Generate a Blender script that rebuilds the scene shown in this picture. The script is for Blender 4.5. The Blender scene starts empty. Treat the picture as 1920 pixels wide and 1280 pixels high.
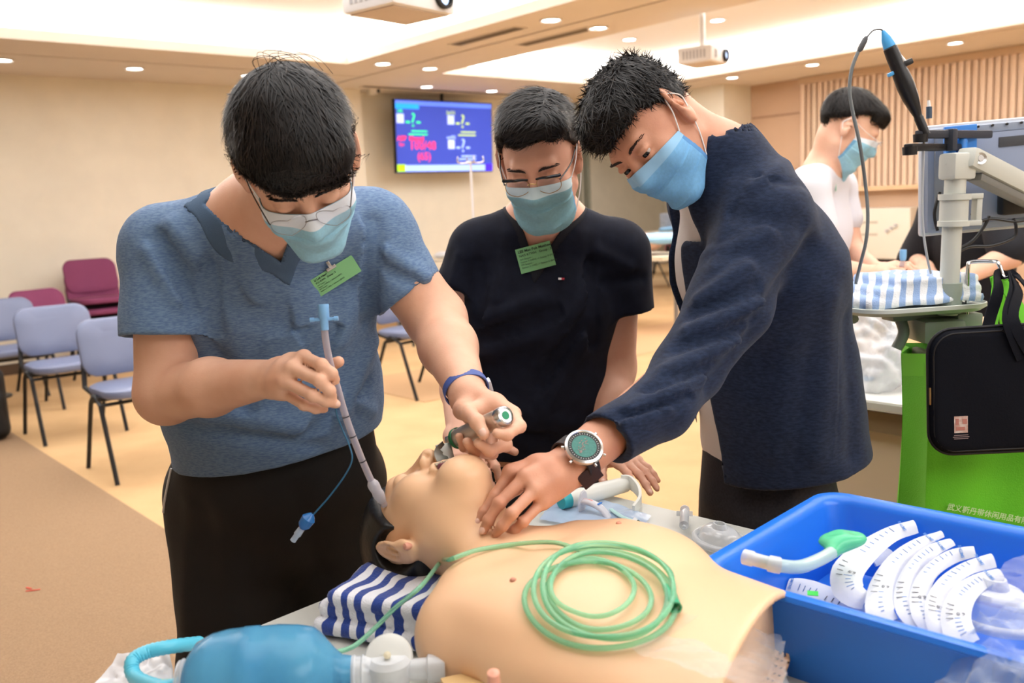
import bpy, bmesh, math, random
import numpy as np
from mathutils import Vector, Matrix
rnd = random.Random(7); nrs = np.random.RandomState(5)
SC = bpy.context.scene
COL = SC.collection
# ------------------------------------------------------------ camera, world, lights, exposure
CAM_H = 1.34; FPX = 1700.0
_p, _r = math.radians(8.6), math.radians(2.7)
FW = np.array([0, math.cos(_p), -math.sin(_p)])
_R = np.array([1., 0, 0]); _U = np.array([0, math.sin(_p), math.cos(_p)])
UPV = _U*math.cos(_r)+_R*math.sin(_r); RT = _R*math.cos(_r)-_U*math.sin(_r)
cam = bpy.data.cameras.new('camera'); cam_o = bpy.data.objects.new('camera', cam); COL.objects.link(cam_o)
cam.sensor_width = 36.0; cam.lens = 36.0*FPX/1920.0; cam.clip_start = .05; cam.clip_end = 60
cam_o.matrix_world = Matrix(((RT[0], UPV[0], -FW[0], 0), (RT[1], UPV[1], -FW[1], 0), (RT[2], UPV[2], -FW[2], CAM_H), (0, 0, 0, 1)))
cam.dof.use_dof = True; cam.dof.focus_distance = 1.6; cam.dof.aperture_fstop = 4.8
SC.camera = cam_o
YAW = math.radians(41)
UA = np.array([-math.sin(YAW), math.cos(YAW), 0]); VA = np.array([math.cos(YAW), math.sin(YAW), 0])
def RM(u, v, z=0.): return UA*u+VA*v+np.array([0, 0, float(z)])      # room axes: u to the back wall, v to the window wall
def ray(px, py): return FW+RT*(px-960)/FPX+UPV*(640-py)/FPX
def D(px, py, y):                                                     # a measured point of the photograph at depth y
    d = ray(px, py); return d*(y/d[1])+np.array([0, 0, CAM_H])
def Zp(px, py, z):                                                    # the same on a level plane
    d = ray(px, py); return d*((z-CAM_H)/d[2])+np.array([0, 0, CAM_H])
w = bpy.data.worlds.new('world'); SC.world = w; w.use_nodes = True
w.node_tree.nodes['Background'].inputs[0].default_value = (1, .95, .88, 1)
w.node_tree.nodes['Background'].inputs[1].default_value = .35
SC.view_settings.view_transform = 'Standard'; SC.view_settings.look = 'None'
SC.view_settings.exposure = 0.0; SC.view_settings.gamma = 1.0; SC.view_settings.use_curve_mapping = False
def area(name, loc, target, sx, sy, power, col=(1, .97, .93)):
    l = bpy.data.lights.new(name, 'AREA'); l.shape = 'RECTANGLE'; l.size = sx; l.size_y = sy; l.energy = power; l.color = col
    o = bpy.data.objects.new(name, l); COL.objects.link(o); o.location = loc
    o.rotation_euler = (Vector(target)-Vector(loc)).to_track_quat('-Z', 'Y').to_euler(); return o
def coffer(name, u, v, su, sv, power, col=(1, .97, .93)):
    o = area(name, RM(u, v, 2.985), RM(u, v, 0), su, sv, power, col)
    o.rotation_euler = (0, 0, YAW+math.pi/2); return o
WH = (.97, .985, 1)
coffer('coffer_light', 5.0, 2.0, 4.0, 4.4, 145, WH)
coffer('coffer_light', 1.2, 2.0, 2.6, 4.0, 100, WH)
coffer('coffer_light', 5.2, 7.4, 4.0, 2.4, 100, WH)
coffer('coffer_light', 1.0, 7.4, 2.6, 2.4, 50, WH)
coffer('coffer_light', -2.8, 2.0, 2.8, 4.4, 190, (.97, .985, 1))
coffer('annex_fill', 10.5, 12.5, 2., 3., 60, WH).location.z = 2.66  # unseen fill lamp, added to brighten the annex
def cove(u0, v0, u1, v1, power):                                      # hidden strip lamps behind the coffer lips, shining up
    a, b = RM(u0, v0, 2.81), RM(u1, v1, 2.81); l = np.linalg.norm(b-a); o = area('cove_strip', (a+b)/2, (a+b)/2+np.array([0, 0, 1]), .12, l, power*l, (1, .98, .95))
    o.rotation_euler = (math.pi, 0, math.atan2(b[1]-a[1], b[0]-a[0])+math.pi/2)
for q in ((7.72, -1., 7.72, 4.7), (-.6, 4.86, 7.5, 4.86), (7.84, 5.9, 7.84, 8.9), (-.6, 5.68, 7.6, 5.68), (-.6, 9.08, 7.6, 9.08)): cove(*q, 16)
# ------------------------------------------------------------ materials
def lin(c):
    c = [x/255. for x in c]
    return tuple((x/12.92 if x <= .04045 else ((x+.055)/1.055)**2.4) for x in c)+(1.,)
MATS = {}
def mat(name, rgb, rough=.6, metal=0., noise=0., nscale=20., bump=0., bscale=60., stretch=None, coat=0., sheen=0., sss=0., trans=0., ior=1.45, alpha=1., emit=0., rgb2=None, spec=.5, kind='noise', detail=4.):
    if name in MATS: return MATS[name]
    m = bpy.data.materials.new(name); m.use_nodes = True; MATS[name] = m
    nt = m.node_tree; b = nt.nodes['Principled BSDF']; c = lin(rgb)
    b.inputs['Base Color'].default_value = c; b.inputs['Roughness'].default_value = rough; b.inputs['Metallic'].default_value = metal
    b.inputs['Coat Weight'].default_value = coat; b.inputs['Sheen Weight'].default_value = sheen; b.inputs['IOR'].default_value = ior
    b.inputs['Transmission Weight'].default_value = trans; b.inputs['Alpha'].default_value = alpha; b.inputs['Specular IOR Level'].default_value = spec
    if sss: b.inputs['Subsurface Weight'].default_value = sss; b.inputs['Subsurface Radius'].default_value = (1, .35, .2); b.inputs['Subsurface Scale'].default_value = .006
    if emit: b.inputs['Emission Color'].default_value = c; b.inputs['Emission Strength'].default_value = emit
    tc = nt.nodes.new('ShaderNodeTexCoord'); src = tc.outputs['Object']
    if stretch:
        mp = nt.nodes.new('ShaderNodeMapping'); mp.inputs['Scale'].default_value = stretch; nt.links.new(src, mp.inputs[0]); src = mp.outputs[0]
    if noise or rgb2:
        n = nt.nodes.new('ShaderNodeTexNoise'); n.inputs['Scale'].default_value = nscale; n.inputs['Detail'].default_value = detail; nt.links.new(src, n.inputs['Vector'])
        cr = nt.nodes.new('ShaderNodeValToRGB'); nt.links.new(n.outputs[0], cr.inputs[0])
        c2 = lin(rgb2) if rgb2 else tuple(min(1, x*(1+noise)) for x in c[:3])+(1,)
        c1 = c if rgb2 else tuple(x*(1-noise) for x in c[:3])+(1,)
        cr.color_ramp.elements[0].position = .35; cr.color_ramp.elements[1].position = .65
        cr.color_ramp.elements[0].color = c1; cr.color_ramp.elements[1].color = c2
        nt.links.new(cr.outputs[0], b.inputs['Base Color'])
    if bump:
        n = nt.nodes.new('ShaderNodeTexNoise'); n.inputs['Scale'].default_value = bscale; n.inputs['Detail'].default_value = 3; nt.links.new(src, n.inputs['Vector'])
        bp = nt.nodes.new('ShaderNodeBump'); bp.inputs['Strength'].default_value = bump; bp.inputs['Distance'].default_value = .002
        nt.links.new(n.outputs[0], bp.inputs['Height']); nt.links.new(bp.outputs[0], b.inputs['Normal'])
    return m
def film(name, rgb, clear=.8, rough=.08, white=0., edge=.35):
    """thin clear plastic: see-through with a glossy skin, a little milky"""
    if name in MATS: return MATS[name]
    m = bpy.data.materials.new(name); m.use_nodes = True; MATS[name] = m; nt = m.node_tree
    out = nt.nodes['Material Output']; b = nt.nodes['Principled BSDF']; b.inputs['Base Color'].default_value = lin(rgb); b.inputs['Roughness'].default_value = rough
    b.inputs['Specular IOR Level'].default_value = .8
    t = nt.nodes.new('ShaderNodeBsdfTransparent'); c = lin(rgb); t.inputs[0].default_value = tuple(.55+.45*x if white < .5 else .8 for x in c[:3])+(1,)
    lw = nt.nodes.new('ShaderNodeLayerWeight'); lw.inputs[0].default_value = edge
    mr = nt.nodes.new('ShaderNodeMapRange'); mr.inputs['To Min'].default_value = 1-clear; mr.inputs['To Max'].default_value = min(1, 1-clear+.42)
    nt.links.new(lw.outputs['Facing'], mr.inputs['Value'])
    mx = nt.nodes.new('ShaderNodeMixShader'); nt.links.new(mr.outputs[0], mx.inputs[0]); nt.links.new(t.outputs[0], mx.inputs[1]); nt.links.new(b.outputs[0], mx.inputs[2])
    nt.links.new(mx.outputs[0], out.inputs[0]); return m
# ------------------------------------------------------------ mesh helpers
def tag(o, label=None, cat=None, group=None, kind=None):
    for k, x in (('label', label), ('category', cat), ('group', group), ('kind', kind)):
        if x: o[k] = x
    return o
def link(name, me, m, parent=None):
    o = bpy.data.objects.new(name, me); COL.objects.link(o)
    if m is not None and not me.materials:
        for x in (m if isinstance(m, (list, tuple)) else [m]): me.materials.append(x)
    if parent is not None:
        o.parent = parent; o.matrix_parent_inverse = Matrix.Translation(-Vector(parent.location)) if parent.parent is None and parent.get('_w') else Matrix.Identity(4)
    return o
def thing(name, label, cat, loc=(0, 0, 0), rot=(0, 0, 0), group=None):
    o = bpy.data.objects.new(name, None); COL.objects.link(o); o.location = loc; o.rotation_euler = rot; o.empty_display_size = .05
    return tag(o, label, cat, group)
def wthing(name, label, cat, loc, group=None):
    """an Empty at loc whose parts are built in world coordinates"""
    o = thing(name, label, cat, loc, group=group); o['_w'] = 1; return o
class MB:
    def __init__(s): s.v = []; s.f = []; s.mi = []; s.cur = 0
    def add(s, vs, fs):
        b = len(s.v); s.v += [tuple(map(float, x)) for x in vs]; s.f += [tuple(i+b for i in f) for f in fs]; s.mi += [s.cur]*len(fs); return s
    def box(s, c, d, R=None, bev=0.):
        c = np.array(c, float); h = np.array(d, float)/2; R = np.eye(3) if R is None else np.array(R, float)
        if bev <= 0:
            vs = [c+R@(h*np.array(q)) for q in ((-1, -1, -1), (1, -1, -1), (1, 1, -1), (-1, 1, -1), (-1, -1, 1), (1, -1, 1), (1, 1, 1), (-1, 1, 1))]
            return s.add(vs, [(0, 3, 2, 1), (4, 5, 6, 7), (0, 1, 5, 4), (1, 2, 6, 5), (2, 3, 7, 6), (3, 0, 4, 7)])
        bm = bmesh.new(); bmesh.ops.create_cube(bm, size=1)
        for x in bm.verts: x.co = Vector((x.co.x*2*h[0], x.co.y*2*h[1], x.co.z*2*h[2]))
        bmesh.ops.bevel(bm, geom=bm.edges[:]+bm.verts[:], offset=bev, segments=2, affect='EDGES', profile=.6)
        bm.verts.index_update(); vs = [c+R@np.array(x.co) for x in bm.verts]; fs = [tuple(q.index for q in f.verts) for f in bm.faces]; bm.free()
        return s.add(vs, fs)
    def loft(s, rings, cap=True, close=False):
        n = len(rings[0]); vs = [p for r in rings for p in r]; fs = []
        m = len(rings); 
        for i in range(m if close else m-1):
            a = i*n; b = ((i+1) % m)*n
            for j in range(n):
                k = (j+1) % n; fs.append((a+j, a+k, b+k, b+j))
        if cap and not close: fs.append(tuple(range(n-1, -1, -1))); fs.append(tuple((m-1)*n+j for j in range(n)))
        return s.add(vs, fs)
    def tube(s, pts, r, n=8, cap=True, close=False, flat=1.):
        pts = [np.array(p, float) for p in pts]; m = len(pts); rr = r if hasattr(r, '__len__') else [r]*m
        T = [(pts[(i+1) % m]-pts[i-1]) if close else (pts[min(i+1, m-1)]-pts[max(i-1, 0)]) for i in range(m)]
        T = [t/(np.linalg.norm(t)+1e-9) for t in T]
        a = np.array([0, 0, 1.]) if abs(T[0][2]) < .9 else np.array([1., 0, 0]); N = np.cross(T[0], a); N /= np.linalg.norm(N); rings = []
        for i in range(m):
            N = N-T[i]*(N@T[i]); N /= np.linalg.norm(N)+1e-9; B = np.cross(T[i], N)
            rings.append([pts[i]+rr[i]*(math.cos(q)*N+flat*math.sin(q)*B) for q in (2*math.pi*j/n for j in range(n))])
        return s.loft(rings, cap, close)
    def cyl(s, a, b, r, r2=None, n=20): return s.tube([a, b], [r, r if r2 is None else r2], n)
    def lathe(s, prof, c=(0, 0, 0), ax=(0, 0, 1), n=28, cap=False):
        c = np.array(c, float); z = np.array(ax, float); z /= np.linalg.norm(z)
        a = np.array([0, 0, 1.]) if abs(z[2]) < .9 else np.array([1., 0, 0]); x = np.cross(a, z); x /= np.linalg.norm(x); y = np.cross(z, x)
        return s.loft([[c+z*h+r*(math.cos(q)*x+math.sin(q)*y) for q in (2*math.pi*j/n for j in range(n))] for r, h in prof], cap)
    def grid(s, P, thick=0.):
        P = np.array(P, float); a, b = P.shape[:2]
        if thick:
            du = np.gradient(P, axis=0); dv = np.gradient(P, axis=1); N = np.cross(du, dv); N /= np.linalg.norm(N, axis=2, keepdims=True)+1e-9
            Q = P-N*thick; vs = list(P.reshape(-1, 3))+list(Q.reshape(-1, 3)); o = a*b; fs = []
            for i in range(a-1):
                for j in range(b-1):
                    q = (i*b+j, (i+1)*b+j, (i+1)*b+j+1, i*b+j+1); fs.append(q); fs.append(tuple(x+o for x in q[::-1]))
            for i in range(a-1): fs.append((i*b, i*b+o, (i+1)*b+o, (i+1)*b)); fs.append((i*b+b-1, (i+1)*b+b-1, (i+1)*b+b-1+o, i*b+b-1+o))
            for j in range(b-1): fs.append((j, j+1, j+1+o, j+o)); k = (a-1)*b; fs.append((k+j, k+j+o, k+j+1+o, k+j+1))
            return s.add(vs, fs)
        return s.add(P.reshape(-1, 3), [(i*b+j, (i+1)*b+j, (i+1)*b+j+1, i*b+j+1) for i in range(a-1) for j in range(b-1)])
    def prism(s, outline, z0, z1, M=None):
        n = len(outline); vs = [(x, y, z) for z in (z0, z1) for x, y in outline]
        if M is not None: vs = [M(p) for p in vs]
        return s.add(vs, [tuple(range(n-1, -1, -1)), tuple(range(n, 2*n))]+[(j, (j+1) % n, n+(j+1) % n, n+j) for j in range(n)])
    def mesh(s, name='m', smooth=True, ang=40):
        me = bpy.data.meshes.new(name); me.from_pydata(s.v, [], s.f); me.update()
        for i, p in enumerate(me.polygons): p.material_index = s.mi[i]
        if smooth:
            me.polygons.foreach_set('use_smooth', [True]*len(me.polygons))
            if ang: me.set_sharp_from_angle(angle=math.radians(ang))
        return me
    def build(s, name, m, parent=None, smooth=True, ang=40): return link(name, s.mesh(name, smooth, ang), m, parent)
def rrect(w_, h_, r, n=5):
    o = []
    for cx, cy, a in ((w_/2-r, h_/2-r, 0), (-w_/2+r, h_/2-r, 90), (-w_/2+r, -h_/2+r, 180), (w_/2-r, -h_/2+r, 270)):
        for i in range(n+1): t = math.radians(a+90*i/n); o.append((cx+r*math.cos(t), cy+r*math.sin(t)))
    return o
def spline(P, n=8, close=False):
    P = [np.array(p, float) for p in P]; m = len(P); out = []
    for i in range(m if close else m-1):
        g = (lambda k: P[k % m]) if close else (lambda k: P[min(max(k, 0), m-1)])
        a, b, c, d = g(i-1), g(i), g(i+1), g(i+2)
        for j in range(n):
            t = j/n; out.append(.5*((2*b)+(c-a)*t+(2*a-5*b+4*c-d)*t*t+(3*b-a-3*c+d)*t**3))
    if not close: out.append(P[-1])
    return out
def nrm(x): x = np.array(x, float); return x/(np.linalg.norm(x)+1e-12)
def frame(z, x):
    """3x3 with columns x,y,z; z kept, x made square to it"""
    z = nrm(z); x = np.array(x, float); x = nrm(x-z*(x@z)); return np.stack([x, np.cross(z, x), z], 1)
def copy_tree(root, loc=None, rotz=None, label=None, group=None, parent=None):
    r = root.copy(); COL.objects.link(r)
    if loc is not None: r.location = loc
    if rotz is not None: r.rotation_euler = (0, 0, rotz)
    if parent is not None: r.parent = parent
    if label: r['label'] = label
    if group: r['group'] = group
    for ch in list(root.children): copy_tree(ch, parent=r)
    return r
def text(name, body, size, m, M4, parent=None, align='CENTER', ext=.0003, bold=0.):
    cu = bpy.data.curves.new(name, 'FONT'); cu.body = body; cu.size = size; cu.align_x = align; cu.align_y = 'CENTER'; cu.extrude = ext; cu.resolution_u = 2; cu.offset = bold
    o = bpy.data.objects.new('tmp_text', cu); COL.objects.link(o); bpy.context.view_layer.update()
    me = bpy.data.meshes.new_from_object(o.evaluated_get(bpy.context.evaluated_depsgraph_get())); bpy.data.objects.remove(o)
    me.transform(M4); me.materials.clear()
    return link(name, me, m, parent)
def M4(R, t):
    return Matrix([list(R[i])+[t[i]] for i in range(3)]+[[0, 0, 0, 1]])
# ------------------------------------------------------------ signed distance modelling (for bodies and cloth)
F32 = np.float32
class Sdf:
    def __init__(s): s.ops = []
    def _bb(s, lo, hi, k): return (np.array(lo, F32)-k-.001, np.array(hi, F32)+k+.001)
    def add(s, fn, lo, hi, k=.01, op='u'): s.ops.append((op, fn, np.minimum(lo, hi), np.maximum(lo, hi), k)); return s
    def rc(s, a, b, ra, rb, k=.01, op='u'):
        a = np.array(a, float); b = np.array(b, float); ab = b-a; L2 = ab@ab+1e-12
        def f(P):
            w_ = P-a.astype(F32); t = np.clip(w_@ab.astype(F32)/F32(L2), 0, 1); w_ -= t[:, None]*ab.astype(F32)
            return np.sqrt(np.einsum('ij,ij->i', w_, w_))-(ra+(rb-ra)*t).astype(F32)
        R = max(ra, rb); return s.add(f, np.minimum(a, b)-R, np.maximum(a, b)+R, k, op)
    def ch(s, pts, rs, k=.01, op='u'):
        for i in range(len(pts)-1): s.rc(pts[i], pts[i+1], rs[i], rs[i+1], k, op)
        return s
    def ell(s, c, r, R=None, k=.01, op='u'):
        c = np.array(c, float); r_ = np.array(r, F32); R = np.eye(3) if R is None else np.array(R, float); Rf = R.astype(F32)
        def f(P):
            q = (P-c.astype(F32))@Rf; a = q/r_; k0 = np.sqrt((a*a).sum(1)); b = a/r_; k1 = np.sqrt((b*b).sum(1))+1e-9
            return k0*(k0-1)/k1
        e = np.abs(R)@np.array(r); return s.add(f, c-e, c+e, k, op)
    def ec(s, a, b, ra, rb, X, k=.02, op='u'):
        """tapered capsule with an elliptical section: ra, rb = (half width along X, half depth)"""
        a = np.array(a, float); b = np.array(b, float); ab = b-a; L2 = ab@ab+1e-12; R = frame(ab, X).astype(F32); abf = ab.astype(F32)
        ra = np.array(ra, F32); rb = np.array(rb, F32)
        def f(P):
            w_ = P-a.astype(F32); t = np.clip(w_@abf/F32(L2), 0, 1); w_ -= t[:, None]*abf; q = w_@R
            r = ra+(rb-ra)*t[:, None]; rz = r.min(1); A = np.stack([q[:, 0]/r[:, 0], q[:, 1]/r[:, 1], q[:, 2]/rz], 1)
            k0 = np.sqrt((A*A).sum(1)); B_ = np.stack([A[:, 0]/r[:, 0], A[:, 1]/r[:, 1], A[:, 2]/rz], 1); k1 = np.sqrt((B_*B_).sum(1))+1e-9
            return k0*(k0-1)/k1
        m = max(ra.max(), rb.max()); return s.add(f, np.minimum(a, b)-m, np.maximum(a, b)+m, k, op)
    def box(s, c, h, R=None, r=.0, k=.0, op='u'):
        c = np.array(c, float); h = np.array(h, float); R = np.eye(3) if R is None else np.array(R, float)
        def f(P):
            q = np.abs((P-c.astype(F32))@R.astype(F32))-(h-r).astype(F32); return np.sqrt((np.maximum(q, 0)**2).sum(1))+np.minimum(q.max(1), 0)-F32(r)
        e = np.abs(R)@h; return s.add(f, c-e, c+e, k, op)
    def half(s, p, n, k=.0):
        """cut away everything on the side n points to"""
        p = np.array(p, F32); n = nrm(n).astype(F32); return s.add(lambda P: (P-p)@n, [-99]*3, [99]*3, k, 'i')
    def __call__(s, P, mg=.03):
        P = P.astype(F32); d = np.full(len(P), .5, F32)
        for op, fn, lo, hi, k in s.ops:
            if op == 'i':
                x = fn(P); d = s._sm(d, x, k, -1); continue
            if op == 'd': d = d+fn(P); continue
            e = k+mg; m = np.all((P > (lo-e).astype(F32)) & (P < (hi+e).astype(F32)), 1); i = np.nonzero(m)[0]
            if not len(i): continue
            x = fn(P[i]); y = d[i]
            if op == 'u': d[i] = s._sm(y, x, k, 1)
            elif op == 's': d[i] = s._sm(y, -x, k, -1)
        return d
    @staticmethod
    def _sm(a, b, k, sg):
        if k <= 1e-6: return np.minimum(a, b) if sg > 0 else np.maximum(a, b)
        h = np.maximum(k-np.abs(a-b), 0)/k; e = h*h*k*.25
        return (np.minimum(a, b)-e) if sg > 0 else (np.maximum(a, b)+e)
    def bounds(s):
        u_ = [o for o in s.ops if o[0] == 'u']; return np.min([o[2] for o in u_], 0), np.max([o[3] for o in u_], 0)
    def grad(s, P, e=.0006):
        g = np.empty_like(P)
        for a in range(3):
            q = P.copy(); q[:, a] += e; r = P.copy(); r[:, a] -= e; g[:, a] = (s(q, .01)-s(r, .01))/(2*e)
        return g
    def mesh(s, h=.005, B=6, lo=None, hi=None, disp=None, relax=1):
        a, b = s.bounds()
        if lo is not None: a = np.maximum(a, lo); b = np.minimum(b, hi)
        a = a-2*h; n = (np.ceil((b+2*h-a)/h/B).astype(int))*B; nb = n//B
        I = np.stack(np.meshgrid(*[np.arange(k) for k in nb], indexing='ij'), -1).reshape(-1, 3)
        C = a+(I*B+(B-1)/2)*h; rad = B*h*.87+h; dc = s(C, rad*1.3); act = np.abs(dc) < rad*1.25
        V = np.repeat(np.repeat(np.repeat(dc.reshape(nb), B, 0), B, 1), B, 2)
        Ia = I[act]; off = np.stack(np.meshgrid(*[np.arange(B)]*3, indexing='ij'), -1).reshape(-1, 3)
        G = (Ia[:, None]*B+off[None]).reshape(-1, 3); V[G[:, 0], G[:, 1], G[:, 2]] = s(a+G*h, h*3)
        S = V < 0
        c8 = [S[i:n[0]-1+i, j:n[1]-1+j, k:n[2]-1+k] for i in (0, 1) for j in (0, 1) for k in (0, 1)]
        cnt = c8[0].astype(np.int8)
        for x in c8[1:]: cnt = cnt+x
        ci = np.argwhere((cnt > 0) & (cnt < 8)); idx = np.full(tuple(n-1), -1, np.int32); idx[ci[:, 0], ci[:, 1], ci[:, 2]] = np.arange(len(ci))
        acc = np.zeros((len(ci), 3)); num = np.zeros(len(ci)); cor = [(i, j, k) for i in (0, 1) for j in (0, 1) for k in (0, 1)]
        val = {c: V[ci[:, 0]+c[0], ci[:, 1]+c[1], ci[:, 2]+c[2]] for c in cor}
        for c in cor:
            for ax in range(3):
                if c[ax] == 0:
                    e = list(c); e[ax] = 1; e = tuple(e); x, y = val[c], val[e]; m = (x < 0) != (y < 0)
                    t = np.where(m, x/(x-y+1e-12), 0); q = np.tile(np.array(c, float), (len(ci), 1)); q[:, ax] = t; acc += q*m[:, None]; num += m
        P = a+(ci+acc/num[:, None])*h; faces = []
        for ax in range(3):
            o = [(0, 0, 0), (0, 0, 0), (0, 0, 0)]; b1, b2 = (ax+1) % 3, (ax+2) % 3
            sl0 = [slice(1, n[q]-1) for q in range(3)]; sl0[ax] = slice(0, n[ax]-1); sl1 = list(sl0); sl1[ax] = slice(1, n[ax])
            A0 = S[tuple(sl0)]; A1 = S[tuple(sl1)]; e = np.argwhere(A0 != A1); fl = A0[e[:, 0], e[:, 1], e[:, 2]]
            for q in (b1, b2): e[:, q] += 1
            def cell(d1, d2): q = e.copy(); q[:, b1] -= d1; q[:, b2] -= d2; return idx[q[:, 0], q[:, 1], q[:, 2]]
            q = np.stack([cell(1, 1), cell(0, 1), cell(0, 0), cell(1, 0)], 1); q[~fl] = q[~fl][:, ::-1]; faces.append(q)
        Fc = np.concatenate(faces); Fc = Fc[(Fc >= 0).all(1)]
        for it in range(relax+1):
            if it:  # relax
                Q = np.zeros_like(P); c = np.zeros(len(P))
                for i in range(4): np.add.at(Q, Fc[:, i], P[Fc[:, (i+1) % 4]]); np.add.at(c, Fc[:, i], 1); np.add.at(Q, Fc[:, i], P[Fc[:, i-1]]); np.add.at(c, Fc[:, i], 1)
                P = np.where(c[:, None] > 0, .5*P+.5*Q/np.maximum(c, 1)[:, None], P)
            d = s(P, .02); g = s.grad(P); g2 = np.maximum((g*g).sum(1), .2); st = np.clip(d/g2, -h, h); P = P-g*st[:, None]
        if disp is not None:
            g = s.grad(P, .002); g /= np.linalg.norm(g, axis=1, keepdims=True)+1e-9; P = P+g*disp(P, g)[:, None]
        return P, Fc
def np_mesh(name, P, Fc):
    me = bpy.data.meshes.new(name); me.vertices.add(len(P)); me.vertices.foreach_set('co', P.astype(F32).ravel())
    k = Fc.shape[1]; me.loops.add(len(Fc)*k); me.loops.foreach_set('vertex_index', Fc.astype(np.int32).ravel())
    me.polygons.add(len(Fc)); me.polygons.foreach_set('loop_start', np.arange(0, len(Fc)*k, k, dtype=np.int32)); me.polygons.foreach_set('loop_total', np.full(len(Fc), k, np.int32))
    me.update(calc_edges=True); me.polygons.foreach_set('use_smooth', [True]*len(Fc)); return me
def sdf_obj(name, s, m, parent=None, h=.005, disp=None, relax=1, **kw):
    P, Fc = s.mesh(h, disp=disp, relax=relax, **kw); return link(name, np_mesh(name, P, Fc), m, parent)
_ph = nrs.rand(64, 4)
def fnoise(P, sc, seed=0):
    """cheap smooth noise: a few crossed sines"""
    r = 0
    for i in range(5):
        a = _ph[(seed*5+i) % 64]; d = nrm(a[:3]-.5)*sc*(1+.35*i)
        r = r+np.sin(P@d+a[3]*40+1.7*np.sin(P@np.roll(d, 1)*.6+a[0]*9))/(1+.3*i)
    return r/3
def folds(lst):
    """crease displacement: list of (a, b, width, height)"""
    def f(P, N):
        r = np.zeros(len(P))
        for a, b, wd, hh in lst:
            a = np.array(a); ab = np.array(b)-a; t = np.clip((P-a)@ab/(ab@ab), 0, 1); q = P-a-t[:, None]*ab; d2 = (q*q).sum(1)
            r += hh*np.exp(-d2/(2*wd*wd))*np.sin(np.pi*np.clip(t*.9+.05, 0, 1))**.5
        return r
    return f
# ------------------------------------------------------------ the room
RR = np.stack([UA, VA, np.array([0, 0, 1.])], 1)                       # box axes: u, v, z
def rbox(mb, u0, u1, v0, v1, z0, z1, bev=0.): return mb.box(RM((u0+u1)/2, (v0+v1)/2, (z0+z1)/2), (u1-u0, v1-v0, z1-z0), RR, bev)
U1, V1, U0, V0, ZC = 9.28, 10.35, -6.0, -4.0, 2.7
m_wall = mat('cream wall paint', (240, 234, 218), .7, noise=.03, nscale=3, bump=.05, bscale=300)
m_ceil = mat('ceiling paint', (228, 218, 206), .8, noise=.02, nscale=2)
m_cove = mat('white coffer paint', (250, 248, 245), .8)
m_floor = mat('tan carpet', (208, 172, 126), .95, noise=.06, nscale=2.5, bump=.3, bscale=500, rgb2=(198, 161, 116))
m_floor2 = mat('brown carpet', (146, 118, 90), .95, bump=.5, bscale=260, rgb2=(160, 131, 101), nscale=160)
m_dark = mat('dark shadow gap', (60, 52, 46), .9)
def S(name, mb, m, ang=40): return tag(mb.build(name, m, None, ang=ang), kind='structure')
S('floor', rbox(MB(), U0, 13.5, 1.33, 16.5, -.1, 0), m_floor)
S('floor_strip', rbox(MB(), U0, U1, V0, 1.33, -.1, 0.004), m_floor2)
mb = MB()   # wider brown band further back, seen between the two men
rbox(mb, 5.1, 6.2, 3.6, V1-1.5, -.02, .004); S('floor_band', mb, mat('light brown carpet', (196, 158, 118), .95, bump=.3, bscale=300))
S('wall_back', rbox(MB(), U1, U1+.15, V0, 9.35, 0, 3.1), m_wall)
S('wall_left', rbox(MB(), U0, U1, V0-.15, V0, 0, 3.1), m_wall)
S('wall_front', rbox(MB(), U0-.15, U0, V0, V1, 0, 3.1), m_wall)
mb = MB(); rbox(mb, 13.3, 13.5, 8, 16.5, 0, 3.1); rbox(mb, 6.96, 13.5, 16.3, 16.5, 0, 3.1); rbox(mb, 7.3, 7.45, V1, 16.5, 0, 3.1); S('wall_annex', mb, m_wall)
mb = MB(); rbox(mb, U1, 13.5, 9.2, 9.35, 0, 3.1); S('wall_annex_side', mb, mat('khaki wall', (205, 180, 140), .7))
mb = MB(); rbox(mb, 7.66, 13.5, V1, 16.5, ZC, ZC+.08); rbox(mb, U1, 13.5, 9.1, V1, ZC, ZC+.08); S('ceiling_annex', mb, m_ceil)
mb = MB(); rbox(mb, U1-.12, U1-.02, 9.35, 9.42, 0, ZC); rbox(mb, U1-.12, U1-.02, 9.55, 9.6, 0, ZC); S('door_frame', mb, mat('grey green steel', (150, 156, 146), .4, .4))
mb = MB(); rbox(mb, 6.96, 7.5, V1-.6, V1, 0, ZC); S('column', mb, m_wall)       # cream corner column
S('wall_column', rbox(MB(), U1-.25, U1, 5.2, 5.75, 0, ZC), m_wall)
m_sand = mat('sand wall panel', (199, 167, 140), .7, noise=.02, nscale=4)
mb = MB(); rbox(mb, U0, 6.96, V1, V1+.15, 0, 3.1); S('wall_right', mb, m_sand)
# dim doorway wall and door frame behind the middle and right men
S('wall_recess', rbox(MB(), U1-.03, U1, 8.3, 9.34, 0, ZC), mat('khaki wall', (205, 180, 140), .7))
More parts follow.
